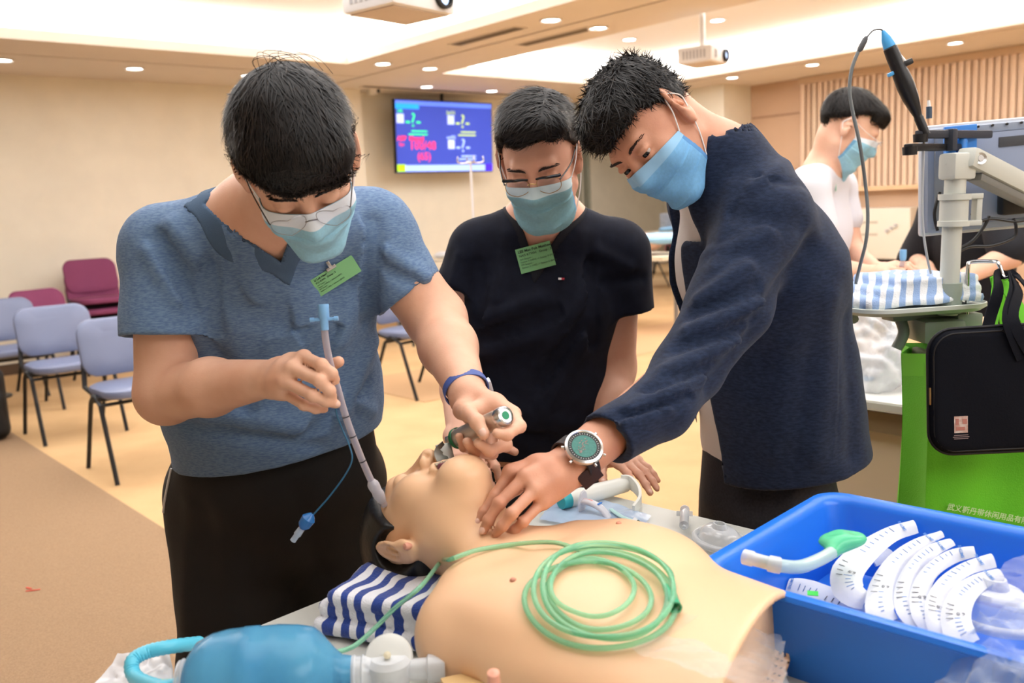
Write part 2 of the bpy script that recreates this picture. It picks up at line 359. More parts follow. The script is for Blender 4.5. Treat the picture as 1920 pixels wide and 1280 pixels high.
# ceiling slab with two coffers
def slab(mb, u0, u1, v0, v1, z0=ZC, z1=ZC+.08): rbox(mb, u0, u1, v0, v1, z0, z1)
CO = [(3.0-6.2, 7.52, .0-1.0, 4.67), (3.0-6.2, 7.66, 5.87, 8.92)]
CO = [(-4.6, -1.0, -1.0, 4.67), (-.6, 7.52, -1.0, 4.67), (-4.6, -1.0, 5.87, 8.92), (-.6, 7.66, 5.87, 8.92)]
mb = MB(); slab(mb, 7.66, 8.16, V0, 5.22); slab(mb, 7.52, 7.66, V0, 5.22)
slab(mb, 8.2, U1, V0, 5.22); slab(mb, 7.66, U1, 5.26, V1); slab(mb, U0, 7.52, V0, -1.0)
slab(mb, U0, 7.52, 4.67, 5.22); slab(mb, U0, 7.66, 5.26, 5.87)
slab(mb, U0, 7.66, 8.92, 9.1); slab(mb, U0, 7.66, 9.13, V1)
for v0, v1 in ((-1.0, 4.67), (5.87, 8.92)): slab(mb, -1.0, -.6, v0, v1); slab(mb, U0, -4.6, v0, v1)
S('ceiling', mb, m_ceil)
mb = MB()
for u0, u1, v0, v1 in CO:
    rbox(mb, u0-.35, u1+.35, v0-.35, v1+.35, 3.0, 3.05)
    for a in ((u0-.35, u0-.3, v0-.35, v1+.35), (u1+.3, u1+.35, v0-.35, v1+.35), (u0-.35, u1+.35, v0-.35, v0-.3), (u0-.35, u1+.35, v1+.3, v1+.35)): rbox(mb, *a, 2.78, 3.0)
S('ceiling_coffer', mb, m_cove)
mb = MB(); rbox(mb, 8.16, 8.2, V0, 5.22, ZC+.05, ZC+.08); rbox(mb, U0, U1, 5.22, 5.26, ZC+.05, ZC+.08); rbox(mb, U0, 7.66, 9.1, 9.13, ZC+.05, ZC+.08)
S('ceiling_groove', mb, mat('groove shade', (120, 105, 88), .9))
mb = MB(); rbox(mb, U0, 13.5, V0, 16.5, 3.1, 3.15); S('ceiling_roof', mb, m_cove)
mb = MB(); rbox(mb, U1-.016, U1, V0, 5.2, 0, .1); S('baseboard_back', mb, mat('brown skirting', (96, 78, 62), .6))
# recessed downlights
m_lamp = mat('lamp glow', (255, 252, 246), emit=22); m_rim = mat('white enamel', (236, 232, 226), .4)
def downlight(px, py, label, uv=None):
    p = Zp(px, py, ZC) if uv is None else RM(uv[0], uv[1], ZC)
    t = thing('downlight', label, 'light', p)
    mb = MB(); mb.lathe([(.062, .0), (.085, -.002), (.088, -.008), (.08, -.012), (.066, -.006), (.062, .0)], n=28); mb.build('rim', m_rim, t)
    mb = MB(); mb.lathe([(.001, -.004), (.03, -.005), (.064, -.0035)], n=24); mb.build('lens', m_lamp, t)
for a in [(252, 128, 'round recessed downlight left of the blue-shirted man\'s head, second from the left edge'), (466, 141, 'downlight half hidden at the left of the blue-shirted man\'s hair'),
          (718, 119, 'downlight right of the blue-shirted man\'s head, below the coffer corner'), (1033, 37, 'downlight nearest the big coffer, above the right man\'s head on the left'),
          (1121, 52, 'downlight just right of the ceiling groove above the right man'), (806, 128, 'downlight left of the second coffer\'s corner'),
          (800, 162, 'downlight directly above the wall screen'), (922, 170, 'downlight above the middle man\'s hair'), (910, 189, 'furthest downlight, at the top right corner of the wall screen'),
          (1523, 121, 'downlight above the white-shirted man by the blinds'), (1791, 80, 'downlight right of the scope handle, nearest the blinds'), (1373, 145, 'downlight above the cream corner column'),
          (5, 112, 'leftmost downlight at the left edge of the photo')]:
    downlight(*a)
def coffer_spot(px, py, label):
    p = Zp(px, py, 3.0); t = thing('coffer_downlight', label, 'light', p)
    MB().lathe([(.06, -.001), (.085, -.002), (.085, -.01), (.06, -.004)], n=24).build('rim', m_rim, t); MB().lathe([(.001, -.004), (.06, -.004)], n=20).build('lens', m_lamp, t)
coffer_spot(1180, 74, 'downlight inside the second coffer left of the far projector'); coffer_spot(1345, 38, 'downlight inside the second coffer above the far projector')
# slot vents
m_vent = mat('grey vent slat', (150, 138, 122), .6)
def vent(u, v, su, sv, label):
    t = thing('ceiling_vent', label, 'vent', RM(u, v, ZC), (0, 0, YAW+math.pi/2))
    fr = MB(); L, W_ = su, sv
    for c, d in (((0, W_/2, -.004), (L, .012, .008)), ((0, -W_/2, -.004), (L, .012, .008)), ((L/2, 0, -.004), (.012, W_, .008)), ((-L/2, 0, -.004), (.012, W_, .008))): fr.box(c, d)
    fr.build('frame', m_ceil, t); MB().box((0, 0, -.001), (L, W_, .002)).build('backing', m_dark, t)
    for k in range(5): MB().box((0, -W_/2+W_*(k+.5)/5, -.004), (L, .008, .005)).build('slat', m_vent, t)
vent(5.85, 4.96, .85, .13, 'long slotted air vent beside the big coffer'); vent(5.6, 5.5, .85, .13, 'long slotted air vent beside the second coffer')
vent(8.75, 6.9, .13, 2.6, 'slotted air vent running above the wall screen')
# window wall: vertical slat blinds, head, sill and the panels beside it
m_bl = [mat('blind vane a', (238, 212, 188), .7, noise=.02), mat('blind vane b', (232, 204, 178), .7), mat('blind vane c', (240, 218, 194), .7)]
bt = wthing('vertical_blinds', 'peach vertical slat blinds hanging along the window wall behind the scope', 'blinds', RM(3, V1-.1, 1.3))
mb = MB(); rbox(mb, -2, 6.22, V1-.12, V1-.04, 2.62, 2.695); mb.build('head_rail', mat('blind rail', (205, 178, 150), .6), bt)
k = 0; uu = 6.18; vane = None
while uu > 1.2:
    a = .42+.04*math.sin(k*1.7); c = RM(uu, V1-.08, 1.985); R = frame((0, 0, 1), UA*math.cos(a)+VA*math.sin(a))
    o = MB().box((0, 0, 0), (.088, .003, 1.27)).build('vane', m_bl[k % 3], None) if vane is None else vane.copy()
    if vane is None: vane = o
    else:
        COL.objects.link(o)
    o.parent = bt; o.matrix_parent_inverse = Matrix.Identity(4); o.matrix_local = M4(R, c-np.array(bt.location))
    if k < 3 and k: o.data = o.data.copy(); o.data.materials.clear(); o.data.materials.append(m_bl[k])
    uu -= .075; k += 1
mb = MB(); rbox(mb, -2, 6.25, V1-.14, V1, 1.3, 1.35); S('window_sill', mb, mat('pale sill', (222, 188, 150), .6))
mb = MB(); rbox(mb, 6.22, 6.96, V1-.02, V1-.0, 0, ZC); S('wall_panel', mb, m_sand)
mb = MB(); rbox(mb, 6.24, 6.94, V1-.03, V1-.02, 2.28, 2.3); rbox(mb, 6.24, 6.94, V1-.03, V1-.02, 1.6, 1.615); rbox(mb, 4.2, 4.212, V1-.01, V1, 0, 1.3); rbox(mb, 6.22, 6.24, V1-.04, V1-.0, 0, ZC)
S('trim_1', mb, mat('panel joint', (160, 128, 104), .7))
# ------------------------------------------------------------ people: shared builders
SKIN = dict(rough=.5, sss=.08, bump=.12, bscale=350, nscale=14)
m_skin1 = mat('warm skin', (232, 184, 156), rgb2=(222, 168, 140), **SKIN)
m_skin2 = mat('light skin', (226, 176, 150), rgb2=(216, 160, 134), **SKIN)
m_skin3 = mat('tanned skin', (214, 158, 130), rgb2=(200, 140, 112), **SKIN)
m_skin4 = mat('pale skin', (236, 190, 164), rgb2=(226, 176, 150), **SKIN)
m_hair = mat('black hair', (15, 12, 12), .5, rgb2=(27, 21, 19), nscale=60, spec=.35)
m_nail = mat('fingernail', (232, 190, 172), .25)
m_lip = mat('lip', (176, 96, 88), .5)
m_mask = [mat('mask pale blue', (150, 200, 222), .8, noise=.05, nscale=200, bump=.25, bscale=900), mat('mask white strip', (226, 232, 240), .8), mat('mask dark seam', (112, 168, 205), .8)]
m_mask3 = [mat('mask sky blue', (118, 178, 226), .8, noise=.05, nscale=200, bump=.25, bscale=900), mat('mask blue strip', (150, 198, 234), .8), mat('mask deep seam', (92, 148, 206), .8)]
m_white = mat('white elastic', (240, 240, 240), .8)
m_eye = mat('eye white', (220, 210, 205), .2); m_iris = mat('dark iris', (18, 12, 10), .1)
def head_frame(c, fwd, left, sc=1.):
    f = nrm(fwd); l = np.array(left, float); l = nrm(l-f*(l@f)); u = np.cross(-l, f) if False else np.cross(f, l)
    R = np.stack([l, f, u], 1)                                         # local x = left, y = face, z = crown
    return np.array(c, float), R*sc, R, sc
def head_ops(s, H, hollow=True, ears=True, nose=1., openmouth=False, lids=True, es=1.15, ez=0.):
    c, A, R, q = H; L = lambda *p: c+A@np.array(p)
    s.ell(L(0, -.018, .035), np.array([.074, .093, .083])*q, R, k=.02)
    s.ell(L(0, .03, -.02), np.array([.064, .062, .085])*q, R, k=.03)
    for x in (-1, 1):
        s.rc(L(x*.05, .0, -.062), L(x*.016, .066, -.104), .017*q, .017*q, k=.03)
        s.ell(L(x*.037, .062, -.03), np.array([.026, .024, .03])*q, R, k=.02)
    s.rc(L(-.012, .072, -.102), L(.012, .072, -.102), .018*q, .018*q, k=.02)
    s.rc(L(-.03, .076, .026), L(.03, .076, .026), .013*q, .013*q, k=.018)
    for x in (-1, 1): s.ell(L(x*.031, .098, .006), np.array([.019, .013, .012])*q, R, k=.016, op='s')
    for x in (-1, 1):
        if lids: s.ell(L(x*.031, .079, .004), np.array([.0145, .0125, .0115])*q, R, k=.004)
    s.rc(L(0, .09, .012), L(0, .107*nose, -.032), .0075*q, .0115*q, k=.012)
    for x in (-1, 1): s.ell(L(x*.0125, .098, -.036), np.array([.008, .01, .0075])*q, R, k=.006)
    s.ell(L(0, .088, -.062), np.array([.024, .012, .008])*q, R, k=.008); s.ell(L(0, .087, -.074), np.array([.02, .011, .007])*q, R, k=.007)
    s.ell(L(0, .10, -.068), np.array([.022, .006, .0012])*q, R, k=.004, op='s')
    if ears:
        for x in (-1, 1):
            B = R@np.array(Matrix.Rotation(math.radians(-x*32), 3, 'Z'))@np.array(Matrix.Rotation(math.radians(-10), 3, 'X'))
            s.ell(L(x*.079, -.012, .004+ez), np.array([.0065, .0175, .031])*q*es, B, k=.006)
            s.ell(L(x*.077, -.006, -.02*es+ez), np.array([.006, .011, .014])*q*es, B, k=.006)
            s.ell(L(x*.0875, -.009, .006+ez), np.array([.006, .0105, .019])*q*es, B, k=.004, op='s')
            s.rc(L(x*.083, -.006, .012+ez), L(x*.083, -.014, -.006+ez), .0035*q, .003*q, k=.003)
def finger_radii(q=1.): return [[.0098*q, .0088*q, .0079*q, .0070*q], [.0100*q, .009*q, .008*q, .0071*q], [.0096*q, .0086*q, .0077*q, .0068*q], [.0086*q, .0075*q, .0067*q, .0059*q], [.0135*q, .0112*q, .0102*q, .0085*q]]
def hand_ops(s, wrist, fs, q=1., fat=1.):
    """fs: index, middle, ring, little, thumb chains, each knuckle..tip"""
    rr = finger_radii(q*fat); wrist = np.array(wrist)
    fs = [[np.array(p) for p in f] for f in fs]
    for i, f in enumerate(fs[:4]):
        off = (f[0]-fs[1][0])*.45
        s.rc(wrist+off, f[0], .0175*q, .0125*q, k=.014)
        if i < 3: s.rc((f[0]+wrist+off)/2, (fs[i+1][0]+wrist)/2, .0155*q, .0155*q, k=.012)
    th = fs[4]; s.rc(wrist*.7+th[0]*.3, th[0], .018*q, .016*q, k=.014); s.rc((th[0]+th[1])/2, (wrist+fs[0][0])/2, .013*q, .014*q, k=.014)
    for f, r in zip(fs, rr):
        s2 = Sdf(); s2.ch(f, r, k=.003)
        for j in (1, 2): s2.ell(f[j], [r[j]*1.07]*3, k=.004)
        lo, hi = s2.bounds(); s.add(lambda P, s2=s2: s2(P), lo, hi, k=.004)
def auto_hand(wrist, d, n, right, curl=(20, 25, 15), spread=1., q=1., thumb=(.55, .75, -.25), tcurl=.3):
    d = nrm(d); n = nrm(np.array(n)-d*(np.array(n)@d)); th = np.cross(n, d)*(1 if right else -1); wrist = np.array(wrist); out = []
    for i, (o, l0, ls) in enumerate(((.027, .088, (.042, .026, .02)), (.006, .091, (.047, .03, .021)), (-.014, .086, (.043, .028, .02)), (-.033, .077, (.033, .021, .018)))):
        dd = nrm(d+th*(o*spread*4)); p = wrist+(d*l0+th*o)*q; ch = [p]; a = 0
        for c, l in zip(curl, ls): a += math.radians(c); p = p+(dd*math.cos(a)-n*math.sin(a))*l*q; ch.append(p)
        out.append(ch)
    t = nrm(d*thumb[0]+th*thumb[1]+n*thumb[2]); p = wrist+(d*.022+th*.022-n*.008)*q; ch = [p]
    for j, l in enumerate((.042, .031, .024)): p = p+t*l*q; ch.append(p); t = nrm(t+d*tcurl-n*tcurl*.3)
    return out+[ch]
def nails(parent, fs, view, idx=(0, 1, 2, 3, 4), q=1.):
    rr = finger_radii(q)
    for i in idx:
        f = fs[i]; a, b = np.array(f[2]), np.array(f[3]); d = nrm(b-a); n = nrm(np.array(view)-d*(np.array(view)@d)); r = rr[i][3]
        s = Sdf().ell(b+n*r*.62-d*.001, [r*.66, r*.45, .0062*q], frame(d, np.cross(n, d)), k=0); sdf_obj('fingernail', s, m_nail, parent, h=.0013, relax=0)
def hit(s, px, py, y0=.6, off=0.):
    d = nrm(ray(px, py)); o = np.array([0, 0, CAM_H]); t = y0
    for _ in range(90):
        v = float(s((o+d*t)[None], .05)[0])
        if v < .0004: break
        t += min(max(v*.8, .0008), .02)
    p = o+d*(t+off); return p
def nhit(s, p): g = s.grad(np.array(p, float)[None], .002)[0]; return nrm(g)
def fold_px(s, lst):
    out = []
    for ax, ay, bx, by, wd, h in lst:
        a, b = hit(s, ax, ay), hit(s, bx, by)
        n = 3; prev = a
        for i in range(1, n+1):
            p = hit(s, ax+(bx-ax)*i/n, ay+(by-ay)*i/n); out.append((prev, p, wd, h)); prev = p
    f = []
    def disp(P, N):
        r = np.zeros(len(P))
        for a, b, wd, h in out:
            lo, hi = np.minimum(a, b)-3*wd, np.maximum(a, b)+3*wd; i = np.nonzero(np.all((P > lo) & (P < hi), 1))[0]
            if len(i):
                ab = b-a; t = np.clip((P[i]-a)@ab/(ab@ab+1e-9), 0, 1); q = P[i]-a-t[:, None]*ab; v = h*np.exp(-(q*q).sum(1)/(2*wd*wd)); r[i] = np.where(np.abs(v) > np.abs(r[i]), v, r[i])
        return r
    return disp
def hair_cap(H, keep, t=.012, extra=None, crown=0.):
    c, A, R, q = H; L = lambda *p: c+A@np.array(p); s = Sdf()
    s.ell(L(0, -.018, .037+crown), (np.array([.074, .093, .083])+t)*q, R, k=.02)
    s.ell(L(0, .028, -.015), np.array([.064+t*.6, .06+t*.5, .088])*q, R, k=.02)
    if extra: extra(s, L, R, q)
    s.ops.append(('i', lambda P: -keep(((P-c.astype(F32))@R.astype(F32))/F32(q))*F32(q), None, None, .006)); return s
def hair(parent, H, cap, flow, n=5000, seg=6, ln=.05, wd=.0011, lift=.004, seed=1, h=.0045, noise=.0025, jit=.25, nm='hair', m=None, lmod=None, root=None):
    c, A, R, q = H; rs = np.random.RandomState(seed)
    P, Fc = cap.mesh(h, relax=1); g = cap.grad(P, .002); g /= np.linalg.norm(g, axis=1, keepdims=True)+1e-9
    Lc = (P-c)@R/q; fl = flow(Lc); ring = np.sin((Lc@np.array([91., 47, 63]))+3*fnoise(Lc, 40, 3)); P2 = P+g*(noise*ring*.5+noise*fnoise(Lc, 60, 2))[:, None]
    me0v, me0f = P2, Fc
    i = rs.randint(0, len(P), n*2); i = i[root((P[i]-c)@R/q)] if root is not None else i; gu = g[i]; keep = ((gu@(R@np.array([0, .2, 1.]))) > -1.2); i = i[keep][:n]; p = P[i]+rs.randn(len(i), 3)*.001
    L_ = ln*(.55+.9*rs.rand(len(i))); 
    if lmod is not None: L_ = L_*lmod((p-c)@R/q)
    jd = rs.randn(len(i), 3)*jit; pts = []; nn = []; up = rs.rand(len(i))**2*lift*2
    for k in range(seg+1):
        gg = cap.grad(p, .003); gg /= np.linalg.norm(gg, axis=1, keepdims=True)+1e-9
        pts.append(p+gg*(.0006+up*(k/seg)**1.3)[:, None]); nn.append(gg)
        f = flow((p-c)@R/q); f = f+jd; f = f@R.T; f -= gg*(f*gg).sum(1, keepdims=True); f /= np.linalg.norm(f, axis=1, keepdims=True)+1e-9
        p = p+f*(L_/seg)[:, None]; d = cap(p, .06); d = np.where(np.abs(d) > .03, 0, d); p = p-gg*d[:, None]*.7
    ok = np.abs(cap(pts[-1], .08)) < .006+up
    for k in range(seg+1): pts[k] = pts[k][ok]; nn[k] = nn[k][ok]
    i = i[ok]; vs = []
    for k in range(seg+1):
        t = pts[min(k+1, seg)]-pts[max(k-1, 0)]; sd = np.cross(t, nn[k]); sd /= np.linalg.norm(sd, axis=1, keepdims=True)+1e-9; w_ = wd*(1-(k/seg)**2*.9)
        vs += [pts[k]-sd*w_, pts[k]+sd*w_]
    m_ = len(i); V = np.concatenate(vs); fc = []
    ar = np.arange(m_)
    for k in range(seg): fc.append(np.stack([ar+2*k*m_, ar+(2*k+1)*m_, ar+(2*k+3)*m_, ar+(2*k+2)*m_], 1))
    V = np.concatenate([me0v, V]); Fa = np.concatenate([me0f, np.concatenate(fc)+len(me0v)])
    return link(nm, np_mesh(nm, V, Fa), m or m_hair, parent)
def radial(o):
    o = np.array(o)
    return lambda L: (lambda d: d/(np.linalg.norm(d, axis=1, keepdims=True)+1e-6))(L-o)
def brow(parent, H, s, x, z=.022, ln=.034, m=None, tilt=.15):
    c, A, R, q = H; mb = MB(); rs = np.random.RandomState(int(abs(x)*100)+9); sg = 1 if x > 0 else -1
    for i in range(46):
        t = i/45; px = x-sg*ln/2+sg*t*ln; pz = z+.004*math.sin(t*2.6)+rs.rand()*.004-.002
        p = c+A@np.array([px, .12, pz]); d = -A@np.array([0, 1., 0])/q
        for _ in range(40):
            v = float(s(p[None], .05)[0]); 
            if v < .0005: break
            p = p+d*min(v, .01)
        e = p+A@np.array([sg*.006, .0015, .002+tilt*.01*(1-2*t)]); mb.tube([p-A@np.array([sg*.002, 0, .001]), (p+e)/2+R@np.array([0, .001, 0]), e], [.0009, .0008, .0002], 4)
    return mb.build('eyebrow', m or m_hair, parent)
def mask(parent, H, s, mats, top=30, bot=-.122, wide=64, band=.14, pleats=3, seed=0, drop=0., loops=(1, -1), puff=.006):
    c, A, R, q = H; o = np.array([0, .0, -.048+drop]); nu, nv = 41, 33; rad = np.zeros((nv, nu)); dirs = np.zeros((nv, nu, 3))
    for j in range(nv):
        el = math.radians(-50+ (top+50)*(j/(nv-1)))
        for i in range(nu):
            az = math.radians(-wide+2*wide*i/(nu-1)); e = el*(1-.22*abs(math.sin(az))**2)
            dirs[j, i] = (math.sin(az)*math.cos(e), math.cos(az)*math.cos(e), math.sin(e))
    T = np.linspace(.045, .15, 60); dd = dirs.reshape(-1, 3); P = (o+dd[:, None]*T[None, :, None]).reshape(-1, 3)@A.T+c
    v = s(P, .03).reshape(-1, len(T)); ins = v < 0; last = np.where(ins.any(1), len(T)-1-np.argmax(ins[:, ::-1], 1), 0); rad = T[last].reshape(nv, nu)
    rad0 = rad.copy()
    for _ in range(14):                                                # stretch the cloth over the face
        b = rad.copy(); b[1:-1, 1:-1] = (rad[:-2, 1:-1]+rad[2:, 1:-1]+rad[1:-1, :-2]+rad[1:-1, 2:])/4; b[:, 0] = rad[:, 0]; b[0, 1:-1] = (rad[0, :-2]+rad[0, 2:])/2; b[-1, 1:-1] = (rad[-1, :-2]+rad[-1, 2:])/2; rad = np.maximum(b, rad0)
    G = np.zeros((nv, nu, 3)); rs = np.random.RandomState(seed)
    for j in range(nv):
        t = j/(nv-1)
        for i in range(nu):
            x = 2*i/(nu-1)-1; e = (1-x*x); sw = ((t*pleats*1.0+.15) % 1.0); pl = (sw-.5)*.0045*e**.3 if .12 < t < .86 else 0
            r = rad[j, i]+.0035+puff*e*math.sin(math.pi*t)+pl+.0012*math.sin(7*x+9*t+seed)*e
            G[j, i] = c+A@(o+dirs[j, i]*r)
    mb = MB(); mb.grid(G[::-1], .0012); nF = (nv-1)*(nu-1); me = mb.mesh('mask')
    for k, p in enumerate(me.polygons):
        kk = k//2 if k < 2*nF else None
        if kk is not None:
            j = kk//(nu-1); i = kk % (nu-1); p.material_index = 1 if j < band*nv else (2 if (i < 2 or i > nu-4) else 0)
    t = link('face_mask', me, mats, parent)
    for sg in loops:
        i = 0 if sg < 0 else nu-1; a = G[nv-2, i]; b = G[2, i]; ear = c+A@np.array([sg*.083, -.002, .03]); ear2 = c+A@np.array([sg*.082, -.028, .004]); low = c+A@np.array([sg*.081, -.012, -.024])
        MB().tube(spline([a, a*.5+ear*.5+R@np.array([sg*.003, 0, 0]), ear, ear2, low, low*.5+b*.5+R@np.array([sg*.004, 0, 0]), b], 6), .0013, 6).build('ear_loop', m_white, t)
    return t
def band_from(shirt, cut, wd, m, parent, name='neck_band', h=.004):
    s = Sdf(); lo, hi = cut.bounds()
    s.add(lambda P: np.maximum(np.maximum(shirt(P, .05)-F32(.0016), cut(P, .08)-F32(wd)), -cut(P, .08)), lo-wd, hi+wd, k=0)
    return sdf_obj(name, s, m, parent, h=h, relax=0)
def vcut(s, p0, up, n, ha, depth=.035, ln=.2):
    """a V-shaped neck opening of half angle ha with its point at p0"""
    n = nrm(n); up = nrm(np.array(up)-n*(np.array(up)@n)); x = np.cross(up, n); a = math.radians(ha); p0 = np.array(p0)
    def f(P): q = P-p0.astype(F32); X = np.abs(q@x.astype(F32)); Y_ = q@up.astype(F32); return np.maximum(np.maximum(X*F32(math.cos(a))-Y_*F32(math.sin(a)), -(q@n.astype(F32))-F32(depth)), Y_-F32(ln))
    e = ln*1.1; s.add(f, p0-e, p0+e, k=.006); return s
def shell_sub(s, cut): lo, hi = cut.bounds(); s.add(lambda P: cut(P, .06), lo, hi, k=.002, op='s'); return s
def shoes(parent, pts, m):
    for a, d in pts:
        a = np.array(a); d = nrm(d); s = Sdf().ell(a+d*.05+[0, 0, .035], [.045, .13, .04], frame((0, 0, 1), np.cross(d, (0, 0, 1))), k=.02).rc(a+[0, 0, .05], a+[0, 0, .09], .045, .05, k=.03); s.half((0, 0, .001), (0, 0, -1)); sdf_obj('shoe', s, m, parent, h=.009, relax=0)
# ------------------------------------------------------------ the work table and what lies on it
TZ = .74
m_top = mat('grey white laminate', (204, 205, 198), .38, noise=.015, nscale=30)
m_edge = mat('table edge', (168, 166, 158), .5); m_leg = mat('grey steel leg', (150, 152, 156), .4, .6)
def table(label, u0, u1, v0, v1, rot=0., rr=.05, z=TZ, group=None, top=None):
    t = wthing('folding_table', label, 'table', RM((u0+u1)/2, (v0+v1)/2, 0), group); c = np.array([(u0+u1)/2, (v0+v1)/2]); ca, sa = math.cos(rot), math.sin(rot)
    def M(p): x, y = p[0]-0, p[1]; return RM(c[0]+ca*x-sa*y, c[1]+sa*x+ca*y, p[2])
    o = rrect(u1-u0, v1-v0, rr, 6)[::-1]
    MB().prism(o, z-.028, z, M).build('table_top', top or m_top, t); MB().prism(rrect(u1-u0+.004, v1-v0+.004, rr, 6)[::-1], z-.024, z-.006, M).build('edge_band', m_edge, t)
    for a in (-1, 1):
        for b_ in (-1, 1):
            p = M((a*((u1-u0)/2-.14), b_*((v1-v0)/2-.08), 0)); MB().tube([p+[0, 0, .0], p+[0, 0, z-.03]], .016, 10).build('leg', m_leg, t)
        q0, q1 = M((a*((u1-u0)/2-.14), -((v1-v0)/2-.08), .12)), M((a*((u1-u0)/2-.14), ((v1-v0)/2-.08), .12)); MB().tube([q0, q1], .011, 8).build('cross_bar', m_leg, t)
    return t
table('grey white folding table under the manikin, its far corner beside the middle man', -.55, 1.245, .475, 1.385, math.radians(-4.5))
table('grey white folding table under the blue resuscitator bag, at the photo bottom', -.58, 1.17, -.45, .44, math.radians(-4.5))
# manikin: half-torso intubation trainer
m_rub = mat('manikin skin plastic', (240, 196, 156), .38, noise=.01, nscale=6, spec=.45, sss=.05)
m_rub2 = mat('manikin end plastic', (214, 160, 124), .5)
O = RM(1.0, .79, TZ); EX, EY, EZ = -UA, VA, np.array([0, 0, 1.]); T = lambda x, y, z: O+EX*x+EY*y+EZ*z
mk = wthing('manikin', 'peach plastic airway training manikin torso with black moulded hair, mouth open', 'manikin', T(.2, 0, 0))
HD = head_frame(T(-.100, -.012, .110), -UA*-1*0+EX*-.30+EZ*.95, EY, 1.04)
d = Sdf(); head_ops(d, HD, ears=True, es=1.25, ez=-.014); Lh = lambda *p: HD[0]+HD[1]@np.array(p)
d.rc(Lh(0, .066, -.112), Lh(0, .04, -.108), .026, .03, k=.03)
d.rc(Lh(0, -.015, -.05), T(.075, 0, .075), .054, .062, k=.035); d.ec(Lh(0, .02, -.08), T(.07, 0, .088), (.05, .03), (.06, .03), EY, k=.04)
d.ec(T(.148, 0, .070), T(.23, 0, .074), (.185, .070), (.182, .076), EY, k=.05).ec(T(.23, 0, .074), T(.62, 0, .070), (.182, .076), (.158, .080), EY, k=.05)
for y in (-1, 1): d.ell(T(.138, y*.15, .07), [.05, .055, .06], k=.06); d.ell(T(.22, y*.08, .112), [.085, .08, .036], k=.05)
d.rc(T(.09, -.10, .10), T(.09, .10, .10), .028, .028, k=.05)
d.half(T(0, 0, .001), (0, 0, -1), k=.004)
cn = EX*.95-EY*-.30; cp = T(.47, .0, 0); d.half(cp, cn, k=.006)
inn = Sdf().ec(T(.30, 0, .072), T(.66, 0, .066), (.172, .070), (.150, .072), EY, k=.02); inn.half(cp-nrm(cn)*.022, -nrm(cn)); lo, hi = T(.3, -.3, 0)-.2, T(.6, .3, .3)+.2
d.add(lambda P: inn(P, .05), np.minimum(lo, hi), np.maximum(lo, hi), k=.003, op='s')
d.ell(Lh(0, .098, -.073), np.array([.0175, .03, .0125])*1.04, HD[2]@np.array(Matrix.Rotation(math.radians(12), 3, 'X')), k=.006, op='s')
for x in (-1, 1): d.ell(Lh(x*.0065, .107, -.042), [.0038, .0038, .009], frame(nrm(HD[2]@np.array([0, .5, 1.])), HD[2][:, 0]), k=.003, op='s')
man = Sdf(); man.ops = list(d.ops)
body = sdf_obj('torso_shell', d, m_rub, mk, h=.0045)
sdf_obj('mouth_lining', Sdf().ell(Lh(0, .083, -.073), np.array([.0172, .018, .012])*1.02, HD[2], k=0).box(Lh(0, .10, -.073), [.03, .006, .03], HD[2], op='s'), mat('mauve mouth lining', (120, 66, 76), .4), mk, h=.0025)
mb = MB()
for k in range(8): a = math.radians(-70+20*k); p = Lh(.0135*math.sin(a), .094, -.0665+.004*math.cos(a)); mb.box(p, (.0035, .004, .004), HD[2], .0008)
mb.build('tooth', mat('ivory teeth', (226, 216, 190), .3), mk)
def keepD(L_): x, y, z = L_[:, 0], L_[:, 1], L_[:, 2]; return np.minimum(.62*z-y+.026, z+.09)
hc = hair_cap(HD, keepD, .017); 
for x in (-1, 1): hc.ell(Lh(x*.085, -.008, -.014), [.034, .034, .044], HD[2], k=.006, op='s')
sdf_obj('moulded_hair', hc, mat('black rubber hair', (18, 18, 18), .4, bump=.3, bscale=120), mk, h=.004, disp=lambda P, N: .0008*np.sin(((P-HD[0])@HD[2])[:, 0]*260+3*fnoise(P, 30, 1)))
ear = D(764, 1024, 1.225); e_ = hit(d, 764, 1024); MB().lathe([(0, .006), (.0045, .005), (.006, .0), (.004, -.006)], e_, nrm(-EY+[0, 0, .2]), 14).build('ear_plug', mat('pink plug', (226, 160, 136), .4), mk)
for px, py, nm in ((962, 1087, 'mole_stud'), (1160, 981, 'mole_stud')):
    p = hit(d, px, py); sdf_obj(nm, Sdf().ell(p, [.0042, .0042, .003], k=0), mat('pink stud', (205, 140, 116), .5), mk, h=.0018)
p = Zp(926, 1275, .88); MB().lathe([(0, .012), (.006, .010), (.0065, -.01)], p, (0, -.3, 1), 14).build('clamp_pin', mat('pink plug', (226, 160, 136), .4), mk)
# laryngoscope held in the left hand, blade in the mouth
la, lb = D(857, 822, 1.352), D(955, 775, 1.262); ax = nrm(lb-la); R = frame(ax, (1, 0, .2)); m_st = mat('brushed steel', (205, 205, 205), .25, 1.)
lg = wthing('laryngoscope', 'steel laryngoscope with a green end cap gripped in the left fist, blade in the mouth'.replace('kneeling ', ''), 'laryngoscope', la)
mb = MB(); mb.lathe([(0, 0), (.0125, 0), (.014, .004)]+[(.014+(.0006 if k % 2 else 0), .004+.0028*k) for k in range(36)]+[(.0135, .108), (.0135, .112)], la, ax, 28); mb.build('handle', mat('knurled steel', (206, 200, 190), .35, 1., bump=.4, bscale=900), lg)
MB().lathe([(.0135, .112), (.0150, .113), (.0150, .122), (.0135, .126), (.0112, .127), (.0105, .1255), (0, .1255)], la, ax, 32).build('end_cap', m_st, lg)
MB().lathe([(0, .1262), (.0062, .1262), (.0062, .125)], la, ax, 24).build('green_dot', mat('green enamel', (24, 142, 100), .4), lg)
